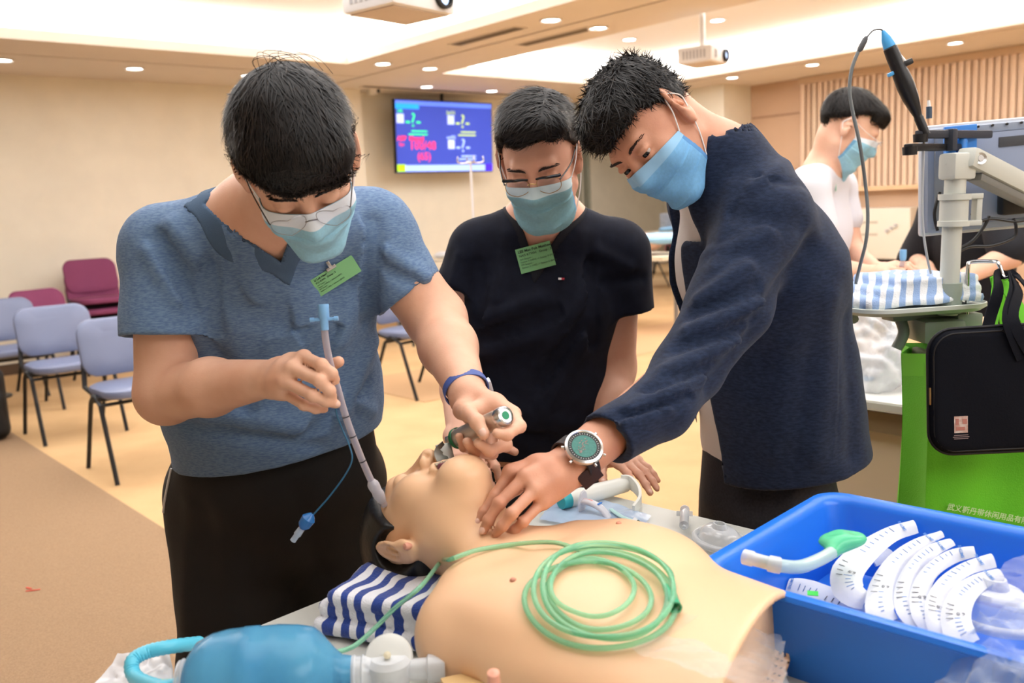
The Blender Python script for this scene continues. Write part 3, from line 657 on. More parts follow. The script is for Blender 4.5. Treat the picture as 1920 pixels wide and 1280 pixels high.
MB().lathe([(.0152, -.001), (.0166, .0), (.0166, .005), (.0152, .006)], la, ax, 30).build('green_ring', mat('dark green ring', (26, 108, 66), .4), lg)
hk = la-ax*.010; MB().box(hk, (.016, .018, .024), R, .003).build('hinge_block', m_st, lg)
bp = [D(836, 838, 1.345), D(826, 850, 1.335), D(832, 868, 1.322), D(838, 884, 1.318), Lh(0, .070, -.072), Lh(0, .035, -.085), Lh(0, .0, -.10)]; bp = [np.array(x) for x in spline(bp, 4)]
mb = MB(); rings = []
for i, p in enumerate(bp):
    t = nrm(bp[min(i+1, len(bp)-1)]-bp[max(i-1, 0)]); w_ = nrm(HD[2][:, 0]-t*(t@HD[2][:, 0])); n_ = np.cross(t, w_); hw = .0115*(1-.35*i/len(bp)); rings.append([p-w_*hw-n_*.0012, p+w_*hw-n_*.0012, p+w_*hw+n_*.0012, p-w_*hw+n_*.0012])
mb.loft(rings); mb.box((D(822, 833, 1.345)+D(846, 880, 1.325))/2+[.002, 0, 0], (.024, .003, .042), frame(nrm(D(828, 832, 1.345)-D(840, 884, 1.325)), (1, .25, 0)), .001); mb.build('blade', mat('satin steel', (158, 158, 152), .35, 1.), lg)
# endotracheal tube in the right hand
m_pvc = film('clear pvc', (214, 206, 214), .62, .06, edge=.45); m_bluep = mat('light blue connector', (128, 182, 232), .35)
et = wthing('breathing_tube', 'clear breathing tube with a light blue top connector pinched in the right hand', 'tube', D(612, 655, 1.306))
ep = spline([D(607, 600, 1.31), D(611, 640, 1.308), D(619, 680, 1.305), D(632, 724, 1.303), D(648, 780, 1.305), D(668, 835, 1.31), D(690, 888, 1.318), D(706, 920, 1.322), D(722, 948, 1.326)], 6)
MB().tube(ep, .0052, 14).build('tube_shaft', m_pvc, et); MB().tube([p+np.array([.001, -.004, 0]) for p in ep[10:44]], .0007, 5).build('blue_line', mat('tube line', (90, 110, 190), .5), et)
ax = nrm(D(606, 572, 1.312)-D(609, 615, 1.309)); R = frame(ax, (1, 0, 0)); c = D(609, 615, 1.309)
mb = MB(); mb.lathe([(.0058, -.003), (.0062, .014), (.0078, .016), (.0082, .034), (.0078, .035), (.0066, .033), (.0060, .014), (.0045, -.002)], c, ax, 26); mb.box(c+ax*.013, (.034, .005, .005), R, .0015); mb.build('connector', m_bluep, et)
for s_ in (-1, 1): MB().lathe([(0, -.003), (.0035, -.003), (.0035, .003), (0, .003)], c+ax*.013+R[:, 0]*s_*.0175, R[:, 0], 12).build('connector_lug', m_bluep, et)
cf = ep[38:47]; MB().tube(cf, [.0055, .0085, .0092, .0088, .0082, .009, .0085, .0075, .0055], 14).build('cuff', film('cloudy cuff', (225, 225, 235), .55, .15, edge=.5), et)
for k, i in enumerate((24, 28, 33)): MB().tube([ep[i], ep[i]*.8+ep[i+1]*.2], .0054, 14).build('depth_mark', mat('ink black', (30, 30, 40), .5), et)
pl = spline([D(634, 742, 1.303), D(630, 770, 1.30), D(640, 800, 1.30), D(655, 835, 1.29), D(660, 862, 1.28), D(646, 892, 1.28), D(618, 930, 1.28), D(596, 955, 1.28), D(584, 968, 1.28)], 6)
MB().tube(pl, .0013, 8).build('pilot_line', mat('petrol pilot line', (44, 96, 128), .35), et)
a, b_ = D(586, 962, 1.28), D(556, 1004, 1.28); ax = nrm(b_-a)
MB().lathe([(.002, 0), (.006, .004), (.0105, .010), (.0095, .022), (.006, .027), (.0048, .028)], a, ax, 20).build('pilot_balloon', mat('pilot blue', (40, 120, 196), .25, trans=.3), et)
MB().lathe([(.0048, .027), (.0052, .030), (.0058, .040), (.0045, .042), (.0045, .052), (.0035, .052), (.003, .04)], a, ax, 18).build('luer_port', film('frosted luer', (190, 205, 225), .35, .2), et)
# green oxygen tubing coiled on the chest
m_o2 = mat('green clear tubing', (176, 240, 206), .12, trans=.7, ior=1.3, spec=.8)
def onp(px, py, lift): p = hit(d, px, py); return p+np.array([0, 0, lift])
path = [Zp(612, 1226, .80), Zp(660, 1213, .80), Zp(700, 1180, .81), D(740, 1140, 1.11), D(790, 1098, 1.12), onp(828, 1072, .016), onp(845, 1062, .010), onp(870, 1050, .008), onp(900, 1038, .006), onp(970, 1026, .005), onp(1040, 1028, .008)]
KC = [(1128, 1128, 148, 92, .004), (1114, 1146, 130, 82, .008), (1108, 1118, 80, 62, .005), (1110, 1112, 76, 58, .010), (1146, 1134, 118, 86, .014), (1122, 1130, 144, 94, .018), (1150, 1124, 122, 78, .014)]
for a in range(0, 1900, 20):
    f = a/1900*(len(KC)-1.001); q = int(f); g = f-q; g = g*g*(3-2*g); cx, cy, rx, ry, lf = [KC[q][z]*(1-g)+KC[q+1][z]*g for z in range(5)]; t = math.radians(a-105); path.append(onp(cx+rx*math.cos(t)+3*math.sin(3*t+q), cy+ry*math.sin(t)+.05*rx*math.cos(t), lf))
path += [onp(1262, 1120, .010), onp(1275, 1152, .008)]
cl = wthing('oxygen_tubing', 'green clear oxygen tubing coiled on the manikin chest', 'tubing', onp(1110, 1110, 0)); MB().tube(spline(path, 5), .0032, 10).build('hose', m_o2, cl)
a, b_ = onp(1248, 1118, .012), onp(1272, 1166, .010); MB().lathe([(.004, 0), (.0046, .01), (.0058, .022), (.0072, .034), (.0076, .046), (.006, .046), (.0045, .02)], a, nrm(b_-a), 18).build('end_connector', mat('green connector', (96, 206, 160), .15, trans=.3), cl)
# striped towel under the head
def stripes(name, c1, c2, scale, rot=(0, 0, 0), bump=.8, dist=.6, prop='X'):
    m = mat(name, c1, .95, bump=bump, bscale=350, sheen=.3); nt = m.node_tree; b = nt.nodes['Principled BSDF']
    tc = nt.nodes.new('ShaderNodeTexCoord'); mp = nt.nodes.new('ShaderNodeMapping'); mp.inputs['Rotation'].default_value = rot; wv = nt.nodes.new('ShaderNodeTexWave'); wv.inputs['Scale'].default_value = scale; wv.inputs['Distortion'].default_value = dist; wv.bands_direction = prop
    cr = nt.nodes.new('ShaderNodeValToRGB'); cr.color_ramp.elements[0].position = .48; cr.color_ramp.elements[1].position = .54; cr.color_ramp.elements[0].color = lin(c1); cr.color_ramp.elements[1].color = lin(c2)
    nt.links.new(tc.outputs['Object'], mp.inputs[0]); nt.links.new(mp.outputs[0], wv.inputs[0]); nt.links.new(wv.outputs[0], cr.inputs[0]); nt.links.new(cr.outputs[0], b.inputs['Base Color']); return m
tw = Sdf(); ta = math.radians(24)
for k, (dx, dy, z, rx, ry) in enumerate(((0, 0, .016, .118, .105), (-.004, .004, .038, .112, .10), (.006, .0, .058, .10, .095))):
    tw.box(T(-.060+dx, -.075+dy, z), [rx, ry, .0125], np.stack([EX*math.cos(ta)+EY*math.sin(ta), -EX*math.sin(ta)+EY*math.cos(ta), EZ], 1), r=.011, k=.002)
tw.ell(T(-.09, .0, .125), [.07, .07, .055], k=.02, op='s')
to = sdf_obj('striped_towel', tw, stripes('navy and white terry', (34, 66, 150), (236, 238, 246), 11., (0, 0, .5), dist=5.), None, h=.0055, disp=lambda P, N: .006*fnoise(P, 22, 4)+.002*fnoise(P, 70, 5))
tag(to, 'folded navy and white striped terry towel under the manikin head', 'towel')
# bag valve mask resuscitator
bv = wthing('resuscitator_bag', 'translucent blue squeeze-bag resuscitator with a clear valve at the front left', 'resuscitator', Zp(480, 1260, TZ))
B0, B1 = Zp(352, 1280, .805), Zp(652, 1262, .80); ax = nrm(B1-B0); Lb = np.linalg.norm(B1-B0)
m_bag = mat('translucent blue silicone', (66, 148, 204), .2, trans=.5, ior=1.25, spec=.7, rgb2=(104, 182, 222), nscale=9, stretch=(1, 1, 1))
prof = [(.020, -.006), (.030, .0), (.046, .012), (.054, .03), (.0545, .033), (.058, .05), (.0592, .07), (.0602, .072), (.0605, .09), (.0595, .092), (.0605, .115), (.0590, .14), (.0555, .160), (.050, .168), (.040, .178), (.030, .188), (.022, .198), (.020, .212)]
MB().lathe([(r, h*Lb/.205) for r, h in prof], B0, ax, 48, True).build('squeeze_bag', m_bag, bv)
m_clr = film('clear acrylic', (232, 236, 240), .55, .05, edge=.5)
mb = MB(); mb.lathe([(.016, -.012), (.026, -.010)]+[(.026+(.002 if k % 2 else 0), -.008+k*.0022) for k in range(8)], B0, ax, 32); mb.build('intake_collar', m_clr, bv)
lp = spline([B0-ax*.004, B0-ax*.03+[0, 0, -.004], Zp(255, 1270, .775), Zp(248, 1240, .785), Zp(275, 1222, .79), Zp(320, 1212, .79), Zp(375, 1205, .77)], 10)
MB().tube(lp, [.0088+(.0008 if k % 2 else 0) for k in range(len(lp))], 14).build('corrugated_hose', mat('aqua corrugated hose', (96, 200, 228), .35), bv)
MB().lathe([(.0095, 0), (.0095, .018)], B0-ax*.03+[0, 0, -.004], ax, 16).build('green_cuff', mat('pale green cuff', (168, 216, 170), .3), bv)
V0_ = B1+ax*.004
MB().lathe([(.020, 0), (.021, .004), (.019, .006), (.019, .012), (.021, .014), (.019, .016), (.017, .026), (.017, .030)], V0_, ax, 28).build('valve_neck', m_clr, bv)
vc = V0_+ax*.045; MB().lathe([(.0, -.02), (.022, -.018), (.026, -.008), (.026, .012), (.020, .018), (0, .019)], vc, (0, 0, 1), 28).build('valve_body', m_clr, bv)
dn = nrm(np.array([.05, -.75, .6])); dc = Zp(728, 1232, .815); MB().lathe([(0, .002), (.020, .002), (.027, .0), (.029, -.004), (.026, -.006), (0, -.004)], dc, dn, 36).build('valve_disc', mat('frosted valve disc', (212, 214, 210), .3), bv)
MB().lathe([(0, .014), (.0045, .013), (.0035, .006), (.002, .002)], dc, dn, 14).build('valve_stem', mat('cream stem', (214, 206, 180), .4), bv)
MB().lathe([(.012, .0), (.013, .024), (.0165, .026), (.0165, .046), (.0145, .046), (.012, .024)], vc+ax*.02, ax, 26).build('patient_port', m_clr, bv)
# crumpled clear plastic sheets
def sheet(name, label, cat, P, amp, m, seed, n=34, z=None, parent=None):
    P = [np.array(p) for p in P]; G = np.zeros((n, n, 3))
    for i in range(n):
        for j in range(n):
            s_, t_ = i/(n-1), j/(n-1); G[i, j] = P[0]*(1-s_)*(1-t_)+P[1]*s_*(1-t_)+P[2]*s_*t_+P[3]*(1-s_)*t_
    q = G.reshape(-1, 3); f1 = fnoise(q, 40, seed); f2 = fnoise(q, 95, seed+1); q = q+np.stack([.25*f2, .25*f1, np.abs(f1)*.8+np.abs(f2)*.45], 1)*amp
    return tag(MB().grid(q.reshape(n, n, 3)).build(name, m, parent, ang=22), label, cat)
m_wrap = film('clear wrap', (244, 246, 250), .95, .06, edge=.18)
sheet('plastic_wrapper', 'crumpled clear plastic wrapper on the manikin belly', 'wrapper', [onp(1180, 1230, .004), onp(1290, 1168, .006), onp(1440, 1200, .010)+EX*.02, Zp(1480, 1320, .90)], .012, m_wrap, 3)
sheet('plastic_wrapper', 'crumpled clear plastic wrapper in the bottom right corner before the tub', 'wrapper', [Zp(1745, 1310, .80), Zp(1830, 1190, .86), Zp(1960, 1130, .88), Zp(1990, 1320, .88)], .03, film('milky wrap', (225, 232, 240), .88, .08, edge=.22), 6)
sheet('plastic_sleeve', 'long clear plastic sleeve between the syringe and the blue tub', 'packaging', [Zp(1345, 1055, .745), Zp(1470, 968, .745), Zp(1520, 985, .75), Zp(1385, 1085, .75)], .008, film('sleeve film', (225, 230, 234), .75, .12, edge=.3), 9)
sheet('plastic_sleeve', 'clear plastic packet sheet lying on the table below the blue tub', 'packaging', [Zp(1520, 1260, .745), Zp(1560, 1230, .745), Zp(1760, 1275, .745), Zp(1750, 1310, .745)], .006, film('sleeve film', (225, 230, 234), .75, .12, edge=.3), 12)
sheet('plastic_bag', 'pale crumpled plastic bag left of the resuscitator bag', 'bag', [Zp(170, 1300, .745), Zp(225, 1235, .76), Zp(320, 1228, .76), Zp(330, 1300, .75)], .016, film('white bag film', (226, 228, 234), .3, .25, edge=.4), 2)
zb = sheet('zip_bag', 'pale blue clear zip bag under the plastic airway beside the cardigan man\'s hand', 'bag', [Zp(1010, 975, .745), Zp(1062, 915, .745), Zp(1222, 968, .745), Zp(1195, 1000, .745)], .005, film('blue clear film', (186, 206, 232), .45, .15, edge=.4), 14)
# oropharyngeal airway
gw = wthing('plastic_airway', 'small frosted plastic airway with a pink core on the zip bag', 'airway', Zp(1110, 950, TZ))
g0, gd = Zp(1092, 940, .765), nrm(Zp(1150, 962, .755)-Zp(1092, 940, .765)); R = frame(gd, (0, 0, 1)); mb = MB()
mb.loft([[g0+gd*h+R@np.array([.024*s_*math.cos(a), .014*s_*math.sin(a), 0]) for a in (2*math.pi*k/28 for k in range(28))] for h, s_ in ((-.002, .92), (0, 1), (.002, .92))]); mb.build('flange', film('frosted plastic', (232, 232, 238), .35, .3), gw)
gp = spline([g0, g0+gd*.02+[0, 0, .004], g0+gd*.045, g0+gd*.062+[.0, 0, -.014]], 6)
mb = MB(); mb.tube(gp, [.0095-.0012*k/len(gp) for k in range(len(gp))], 16, flat=.65); mb.build('curved_body', film('frosted plastic', (232, 232, 238), .35, .3), gw)
MB().tube(gp[:8], .0062, 12).build('pink_core', mat('coral insert', (226, 150, 140), .4), gw); q = gp[11]; MB().box(q+[0, 0, .008], (.003, .012, .002), frame((0, 0, 1), gd)).build('blue_mark', mat('blue mark', (60, 130, 220), .5), gw)
o = MB().tube(spline([Zp(1146, 955, .752), Zp(1165, 968, .752), Zp(1186, 976, .752)], 6), [.0045]*12+[.0052], 12, flat=.6).build('suction_tip', mat('pale aqua plastic', (178, 216, 214), .35), None); tag(o, 'short pale aqua plastic rod tip right of the frosted airway', 'tube')
# white video laryngoscope
vl = wthing('video_laryngoscope', 'white plastic laryngoscope with a hooked blade lying behind the watch hand', 'laryngoscope', Zp(1130, 930, TZ))
m_vw = mat('ivory white plastic', (232, 232, 224), .35); a, b_ = Zp(1066, 936, .762), Zp(1172, 908, .762)
MB().tube([a, a*.5+b_*.5, b_], [.0165, .0175, .016], 24).build('handle', m_vw, vl); MB().tube([a-(b_-a)*.13, a], [.0155, .0168], 24).build('teal_collar', mat('teal collar', (60, 176, 184), .4), vl)
hp = spline([Zp(1165, 905, .768), Zp(1182, 905, .768), Zp(1197, 920, .764), Zp(1200, 938, .758), Zp(1188, 955, .752)], 7); rings = []
for i, p in enumerate(hp):
    t = nrm(hp[min(i+1, len(hp)-1)]-hp[max(i-1, 0)]); n_ = np.cross(t, EZ); hw = .0165-.009*i/len(hp); th = .0028; rings.append([p-EZ*hw-n_*th, p-EZ*hw+n_*th, p+EZ*hw+n_*th, p+EZ*hw-n_*th])
MB().loft(rings).build('hooked_blade', m_vw, vl)
mb = MB()
for k in range(6): p = hp[16+k]; mb.box(p+EZ*.009, (.0008, .010, .0006), frame((0, 0, 1), (1, .2*k, 0)))
mb.build('grip_ridge', mat('ridge grey', (196, 194, 182), .5), vl)
# syringe
sy = wthing('syringe', 'clear plastic syringe with a black plunger on the table', 'syringe', Zp(1283, 985, TZ)); a, b_ = Zp(1284, 955, .755), Zp(1280, 1030, .755); ax = nrm(b_-a)
MB().lathe([(.0085, .022), (.0085, .085), (.003, .088), (.003, .096)], a, ax, 22).build('barrel', m_clr, sy); MB().box(a+ax*.022, (.03, .010, .0022), frame(ax, (1, 0, 0)), .0008).build('finger_flange', m_clr, sy)
MB().lathe([(0, .0), (.009, .0), (.009, .002), (.004, .003), (.004, .045)], a, ax, 18).build('plunger_rod', film('frosted plastic', (232, 232, 238), .35, .3), sy); MB().lathe([(0, .045), (.008, .045), (.008, .062), (0, .066)], a, ax, 20).build('plunger_seal', mat('black rubber', (26, 26, 28), .6), sy)
# clear face mask dome lying by the tub
def dome(name, label, c, sx, sy_, h, ang, parent=None, lines=True):
    t = wthing(name, label, 'mask', c); mb = MB(); ca, sa = math.cos(ang), math.sin(ang); pr_ = [(1.12, 0), (1.16, .12), (1.1, .22), (.98, .2), (.92, .35), (.85, .7), (.65, .95), (.35, 1.), (.28, 1.3), (.22, 1.3)]
    mb.loft([[c+np.array([ca*sx*r*math.cos(a)-sa*sy_*r*math.sin(a), sa*sx*r*math.cos(a)+ca*sy_*r*math.sin(a), h*z+.002]) for a in (2*math.pi*k/36 for k in range(36))] for r, z in pr_], cap=False); mb.build('mask_shell', m_clr, t)
    mb = MB(); mb.tube([c+np.array([ca*sx*1.12*math.cos(a)-sa*sy_*1.12*math.sin(a), sa*sx*1.12*math.cos(a)+ca*sy_*1.12*math.sin(a), .006]) for a in (2*math.pi*k/36 for k in range(36))], .006, 10, close=True); mb.build('cushion_ring', film('clear soft ring', (236, 238, 240), .7, .08, edge=.4), t)
    return t
dome('clear_face_mask', 'clear plastic face mask lying on the table right of the syringe', Zp(1350, 1018, TZ+.004), .034, .05, .026, .3)
# green and black tag
gt = wthing('circuit_tag', 'tiny green and silver tag at the far edge of the manikin chest', 'tag', Zp(1200, 990, TZ)); c = Zp(1200, 984, .765); R = frame((-.2, -.6, 1), (.8, -.8, -.5)); MB().box(c, (.022, .012, .003), R).build('green_plate', mat('dark green card', (20, 84, 58), .4), gt); MB().box(c-R[:, 0]*.014, (.008, .012, .004), R).build('silver_edge', mat('silver edge', (220, 222, 224), .3), gt); MB().box(c+R[:, 0]*.002-R[:, 2]*.014, (.010, .01, .026), R).build('clip_foot', mat('black plastic', (20, 20, 22), .5), gt)
# box corner at the very bottom
o = MB().box(Zp(872, 1290, .79), (.05, .03, .022), frame((0, 0, 1), (1, .35, 0)), .001).build('carton', mat('tan carton', (214, 178, 124), .6), None); tag(o, 'tan carton corner at the bottom edge before the manikin', 'box')
# blue stylet
st = spline([Zp(1500, 1232, .75), Zp(1560, 1240, .75), Zp(1620, 1246, .75), Zp(1642, 1256, .75), Zp(1655, 1268, .75)], 7); o = MB().tube(st, .0022, 10).build('stylet', mat('blue stylet plastic', (70, 150, 222), .3), None); tag(o, 'thin blue stylet with a bent tip on the table before the tub', 'stylet')
# ------------------------------------------------------------ man in the blue-grey T-shirt
pr = wthing('person', 'man in a heather blue V-neck T-shirt holding a breathing tube over the manikin', 'person', D(560, 900, 1.85)*np.array([1, 1, 0]))
H1 = head_frame(D(560, 304, 1.36), (.24, -.62, -.74), (.95, .2, .2), 1.0)
nb, Rs, Ls = D(492, 400, 1.56), D(316, 470, 1.60), D(696, 436, 1.66)
Re, Rw = D(312, 738, 1.55), D(510, 708, 1.365); Le, Lw = D(818, 598, 1.655), D(879, 742, 1.42)
X1 = Ls-Rs
hips, belly, chest, up1 = D(525, 880, 1.82), D(512, 735, 1.74), D(505, 545, 1.67), D(500, 455, 1.63)
fi1R = [[D(570, 670, 1.315), D(603, 684, 1.275), D(622, 700, 1.275), D(629, 712, 1.285)], [D(548, 690, 1.30), D(599, 713, 1.265), D(618, 732, 1.27), D(623, 742, 1.28)],
        [D(534, 714, 1.30), D(586, 741, 1.268), D(612, 752, 1.275), D(630, 757, 1.285)], [D(532, 736, 1.315), D(570, 759, 1.285), D(592, 766, 1.287), D(608, 767, 1.295)],
        [D(530, 690, 1.36), D(568, 684, 1.355), D(606, 690, 1.338), D(635, 678, 1.325)]]
fi1L = [[D(962, 776, 1.335), D(974, 799, 1.29), D(951, 815, 1.262), D(932, 812, 1.257)], [D(946, 792, 1.36), D(948, 834, 1.315), D(918, 845, 1.28), D(897, 830, 1.272)],
        [D(922, 800, 1.372), D(922, 850, 1.335), D(891, 848, 1.30), D(876, 828, 1.288)], [D(900, 800, 1.38), D(896, 848, 1.36), D(870, 838, 1.33), D(861, 818, 1.318)],
        [D(868, 768, 1.375), D(880, 775, 1.315), D(894, 790, 1.277), D(907, 813, 1.265)]]
b = Sdf(); head_ops(b, H1, es=1.35); L = lambda *p: H1[0]+H1[1]@np.array(p)
b.rc(L(0, -.03, -.05), nb, .058, .068, k=.03)
b.ec(hips, belly, (.155, .11), (.165, .12), X1, k=.05).ec(belly, chest, (.165, .12), (.168, .118), X1, k=.05).ec(chest, up1, (.17, .115), (.13, .085), X1, k=.05)
b.rc(nb, Rs, .055, .056, k=.05).rc(nb, Ls, .055, .056, k=.05)
b.ch([Rs, Re], [.060, .052], k=.03).ch([Re, Re*.55+Rw*.45, Rw], [.050, .046, .028], k=.02)
b.ch([Ls, Le], [.060, .054], k=.03).ch([Le, Le*.6+Lw*.4, Lw], [.053, .049, .030], k=.02)
hand_ops(b, Rw*.8+fi1R[1][0]*.2, fi1R, 1.0); hand_ops(b, Lw*.85+fi1L[1][0]*.15, fi1L, 1.03)
kR, kL = D(425, 900, 1.86), D(612, 880, 1.92)
fR, fL = np.array([kR[0]+.0, 1.80, 0]), np.array([kL[0]+.0, 1.98, 0])
for k_, f_ in ((kR, fR), (kL, fL)):
    kn = (k_+f_)/2+[0, -.03, 0]; b.ch([k_, kn, f_+[0, 0, .06]], [.085, .06, .04], k=.03)
body = sdf_obj('body', b, m_skin1, pr, h=.0042)
nails(body, fi1L, (0, -1, .3), (4,), 1.1); nails(body, fi1R, (0, -1, .3), (2,), 1.)
# T-shirt
sh = Sdf()
lo_ = D(520, 858, 1.81)
sh.ec(lo_-[0, 0, .08], belly, (.205, .15), (.20, .152), X1, k=.04).ec(belly, chest, (.20, .152), (.185, .135), X1, k=.06).ec(chest, up1, (.185, .135), (.145, .102), X1, k=.06)
sh.rc(nb-[0, 0, .012], Rs, .062, .074, k=.05).rc(nb-[0, 0, .012], Ls, .062, .074, k=.05)
aR, aL = nrm(Re-Rs), nrm(Le-Ls)
for a, d, e, r0, r1 in ((Rs, aR, D(312, 632, 1.56), .078, .078), (Ls, aL, D(765, 552, 1.66), .076, .066)):
    sl = Sdf().rc(a, e+d*.03, r0, r1, k=.02); sl.half(e, d+np.array([0, 0, 0.])); sl.rc(e-d*.006, e+d*.1, r1-.012, r1-.011, k=.003, op='s'); lo, hi = sl.bounds(); sh.add(lambda P, sl=sl: sl(P, .05), lo, hi, k=.03)
hemN = nrm(np.array([.14, .1, -1.])); sh.half(D(470, 872, 1.66), hemN, k=.006)
sh.ec(D(520, 900, 1.82)-[0, 0, .05], D(520, 850, 1.81), (.198, .142), (.192, .138), X1, k=.003, op='s')
cut = Sdf().rc(nb+[0, 0, .10], nb+[.0, 0, .0], .085, .078, k=.01)
vp = hit(sh, 527, 492); vcut(cut, vp, nb+[0, 0, .03]-vp, nhit(sh, vp)*.4+np.array([.1, -1, .3])*.6, 36, .034, .16)
shc = Sdf(); shc.ops = list(sh.ops)
shell_sub(sh, cut)
m_sh1 = mat('heather blue jersey', (84, 112, 152), .85, rgb2=(112, 140, 172), nscale=110, stretch=(1, 1, 4), bump=.4, bscale=700, sheen=.1)
F1 = fold_px(shc, [(320, 420, 395, 520, .012, .006), (300, 450, 372, 590, .012, -.007), (275, 470, 330, 560, .010, .005), (390, 500, 400, 620, .012, -.012), (700, 420, 690, 600, .014, -.010), (720, 470, 800, 520, .010, .005),
     (705, 500, 780, 530, .01, -.005), (690, 430, 640, 640, .016, .006), (655, 600, 560, 700, .014, -.005), (390, 640, 460, 760, .016, -.007), (340, 770, 560, 800, .014, .006), (350, 800, 600, 838, .012, -.006), (700, 640, 640, 780, .014, .008), (690, 720, 560, 830, .012, -.006),
     (440, 420, 480, 560, .014, .004), (590, 560, 500, 700, .018, .004), (640, 740, 700, 770, .01, .006), (420, 560, 560, 620, .02, -.004)])
shirt = sdf_obj('t_shirt', sh, m_sh1, pr, h=.005, disp=lambda P, N: np.maximum(1.35*F1(P, N), -.010)+.0016*fnoise(P, 38, 1)+.0008*fnoise(P, 90, 4))
band_from(shc, cut, .026, mat('rib knit slate', (74, 98, 126), .85, bump=.4, bscale=900), shirt)
# hem stitching
# trousers
tr = Sdf(); tr.ec(D(525, 870, 1.81), D(530, 775, 1.79), (.185, .135), (.18, .13), X1, k=.04)
tr.ec(D(520, 960, 1.86), D(520, 870, 1.81), (.195, .15), (.185, .14), X1, k=.06)
for k_, f_ in ((kR, fR), (kL, fL)):
    kn = (k_+f_)/2+[0, -.03, 0]; tr.ch([k_-[0, 0, .03], kn, f_+[0, 0, .06]], [.130, .108, .095], k=.05)
tr.half((0, 0, .035), (0, 0, -1))
Ft = fold_px(tr, [(420, 960, 440, 1180, .02, .008), (560, 930, 600, 1080, .02, -.008), (360, 950, 350, 1180, .02, .007)])
trs = sdf_obj('trousers', tr, mat('black track trousers', (14, 14, 16), .75, bump=.2, bscale=400), pr, h=.009, disp=lambda P, N: Ft(P, N)+.003*fnoise(P, 14, 5))
st = [hit(tr, x, y, off=-.002) for x, y in ((322, 878), (316, 905), (310, 935), (307, 960))]
MB().tube(st, .0035, 6).build('side_stripe', mat('white piping', (225, 225, 225), .7), trs)
shoes(pr, [(fR, (.1, -1, 0)), (fL, (.2, -1, 0))], mat('black shoe', (22, 22, 24), .5))
# hair: a thick fringe falling forward over the brow
def keep1(L_): x, y, z = L_[:, 0], L_[:, 1], L_[:, 2]; return z-np.where(y > .03, .044+.006*np.sin(x*70)-.25*x, np.where(np.abs(x) > .05, .060+(y-.02)*.45, .02+(y-.02)*.9))
cap1 = hair_cap(H1, keep1, .019, crown=-.006, extra=lambda s, L, R, q: (s.ell(L(0, .05, .062), np.array([.076, .05, .042])*q, R, k=.03),))
hair(pr, H1, cap1, lambda L_: radial((.0, -.06, .10))(L_)*np.array([1, 1, 1.]), n=9000, ln=.07, lift=.004, seed=3, noise=.003, lmod=lambda Q: np.where(np.abs(Q[:, 0]) > .05, .35, np.where(Q[:, 1] > .03, .75, 1.)), root=lambda Q: ~((np.abs(Q[:, 0]) > .055) & (Q[:, 2] < .062)))
mb = MB()                                                              # a stray cowlick arching off the crown
for k in range(9):
    a = L(-.018+.0045*k+.004*math.sin(k*5), -.045-.01*math.sin(k*3.1), .118); mb.tube(spline([a, a+np.array([-.012+.008*math.sin(k*2.3), 0, .030+.008*math.sin(k*1.7)]), a+np.array([.012+.003*k, -.005, .034-.001*k]), a+np.array([.035+.003*k, -.01, .018-.002*k])], 5), .00035, 4)
mb.build('stray_hair', m_hair, pr)
for x in (-.031, .031): brow(pr, H1, b, x)
mask(pr, H1, b, m_mask, seed=1, band=.13, wide=62, top=26)
# rimless spectacles
def glasses(parent, H, kind, y=.112, z=-.004, m=None, tilt=0.):
    c, A, R, q = H; g = bpy.data.objects.new('spectacles', None); COL.objects.link(g); g.parent = parent; g.matrix_parent_inverse = Matrix.Translation(-Vector(parent.location)); g.location = (0, 0, 0)
    P = lambda x, yy, zz: c+A@np.array([x, yy, zz]); lens = film('lens glass', (245, 248, 255), .96, .02)
    for sg in (-1, 1):
        out = [P(sg*.032+dx*.0245, y-.010*abs(dx)-abs(dz)*0, z+dz*.016) for dx, dz in [(math.copysign(abs(math.cos(a))**.7, math.cos(a)), math.copysign(abs(math.sin(a))**.75, math.sin(a))) for a in (2*math.pi*k/28 for k in range(28))]]
        cen = sum(out)/28; mb = MB(); mb.add(out+[cen], [(i, (i+1) % 28, 28) for i in range(28)]); link('lens', mb.mesh('lens'), lens, g)
        if kind == 'browline':
            mb = MB(); mb.tube(out, .0007, 6, close=True); link('rim', mb.mesh(), mat('thin gold rim', (170, 140, 90), .3, 1.), g)
            top = [P(sg*(.0085+.0245*2*t), y+.001-.010*abs(2*t-1), z+.0135+.004*math.sin(math.pi*min(t*1.1, 1))+.004*t) for t in np.linspace(0, 1.02, 12)]
            MB().tube(top, [.0022+.0012*t for t in np.linspace(0, 1, 12)], 8).build('brow_bar', m, g)
        else: MB().tube(out, .0005, 5, close=True).build('rim', mat('steel rim', (150, 150, 155), .3, 1.), g)
        hx = P(sg*.059, y-.014, z+.010)
        MB().tube(spline([P(sg*.056, y-.006, z+.010), hx, P(sg*.073, .05, z+.014), P(sg*.080, -.005, .022), P(sg*.080, -.03, .0)], 5), .0016 if kind == 'browline' else .0009, 6).build('temple_arm', m, g)
    MB().tube(spline([P(-.0085, y, z+.006), P(0, y+.003, z+.010), P(.0085, y, z+.006)], 5), .0011, 6).build('bridge', mat('steel rim', (150, 150, 155), .3, 1.) if kind != 'browline' else mat('thin gold rim', (170, 140, 90), .3, 1.), g)
    return g
glasses(pr, H1, 'rimless', y=.120, z=.0, m=mat('dark titanium', (52, 46, 44), .35, .6))
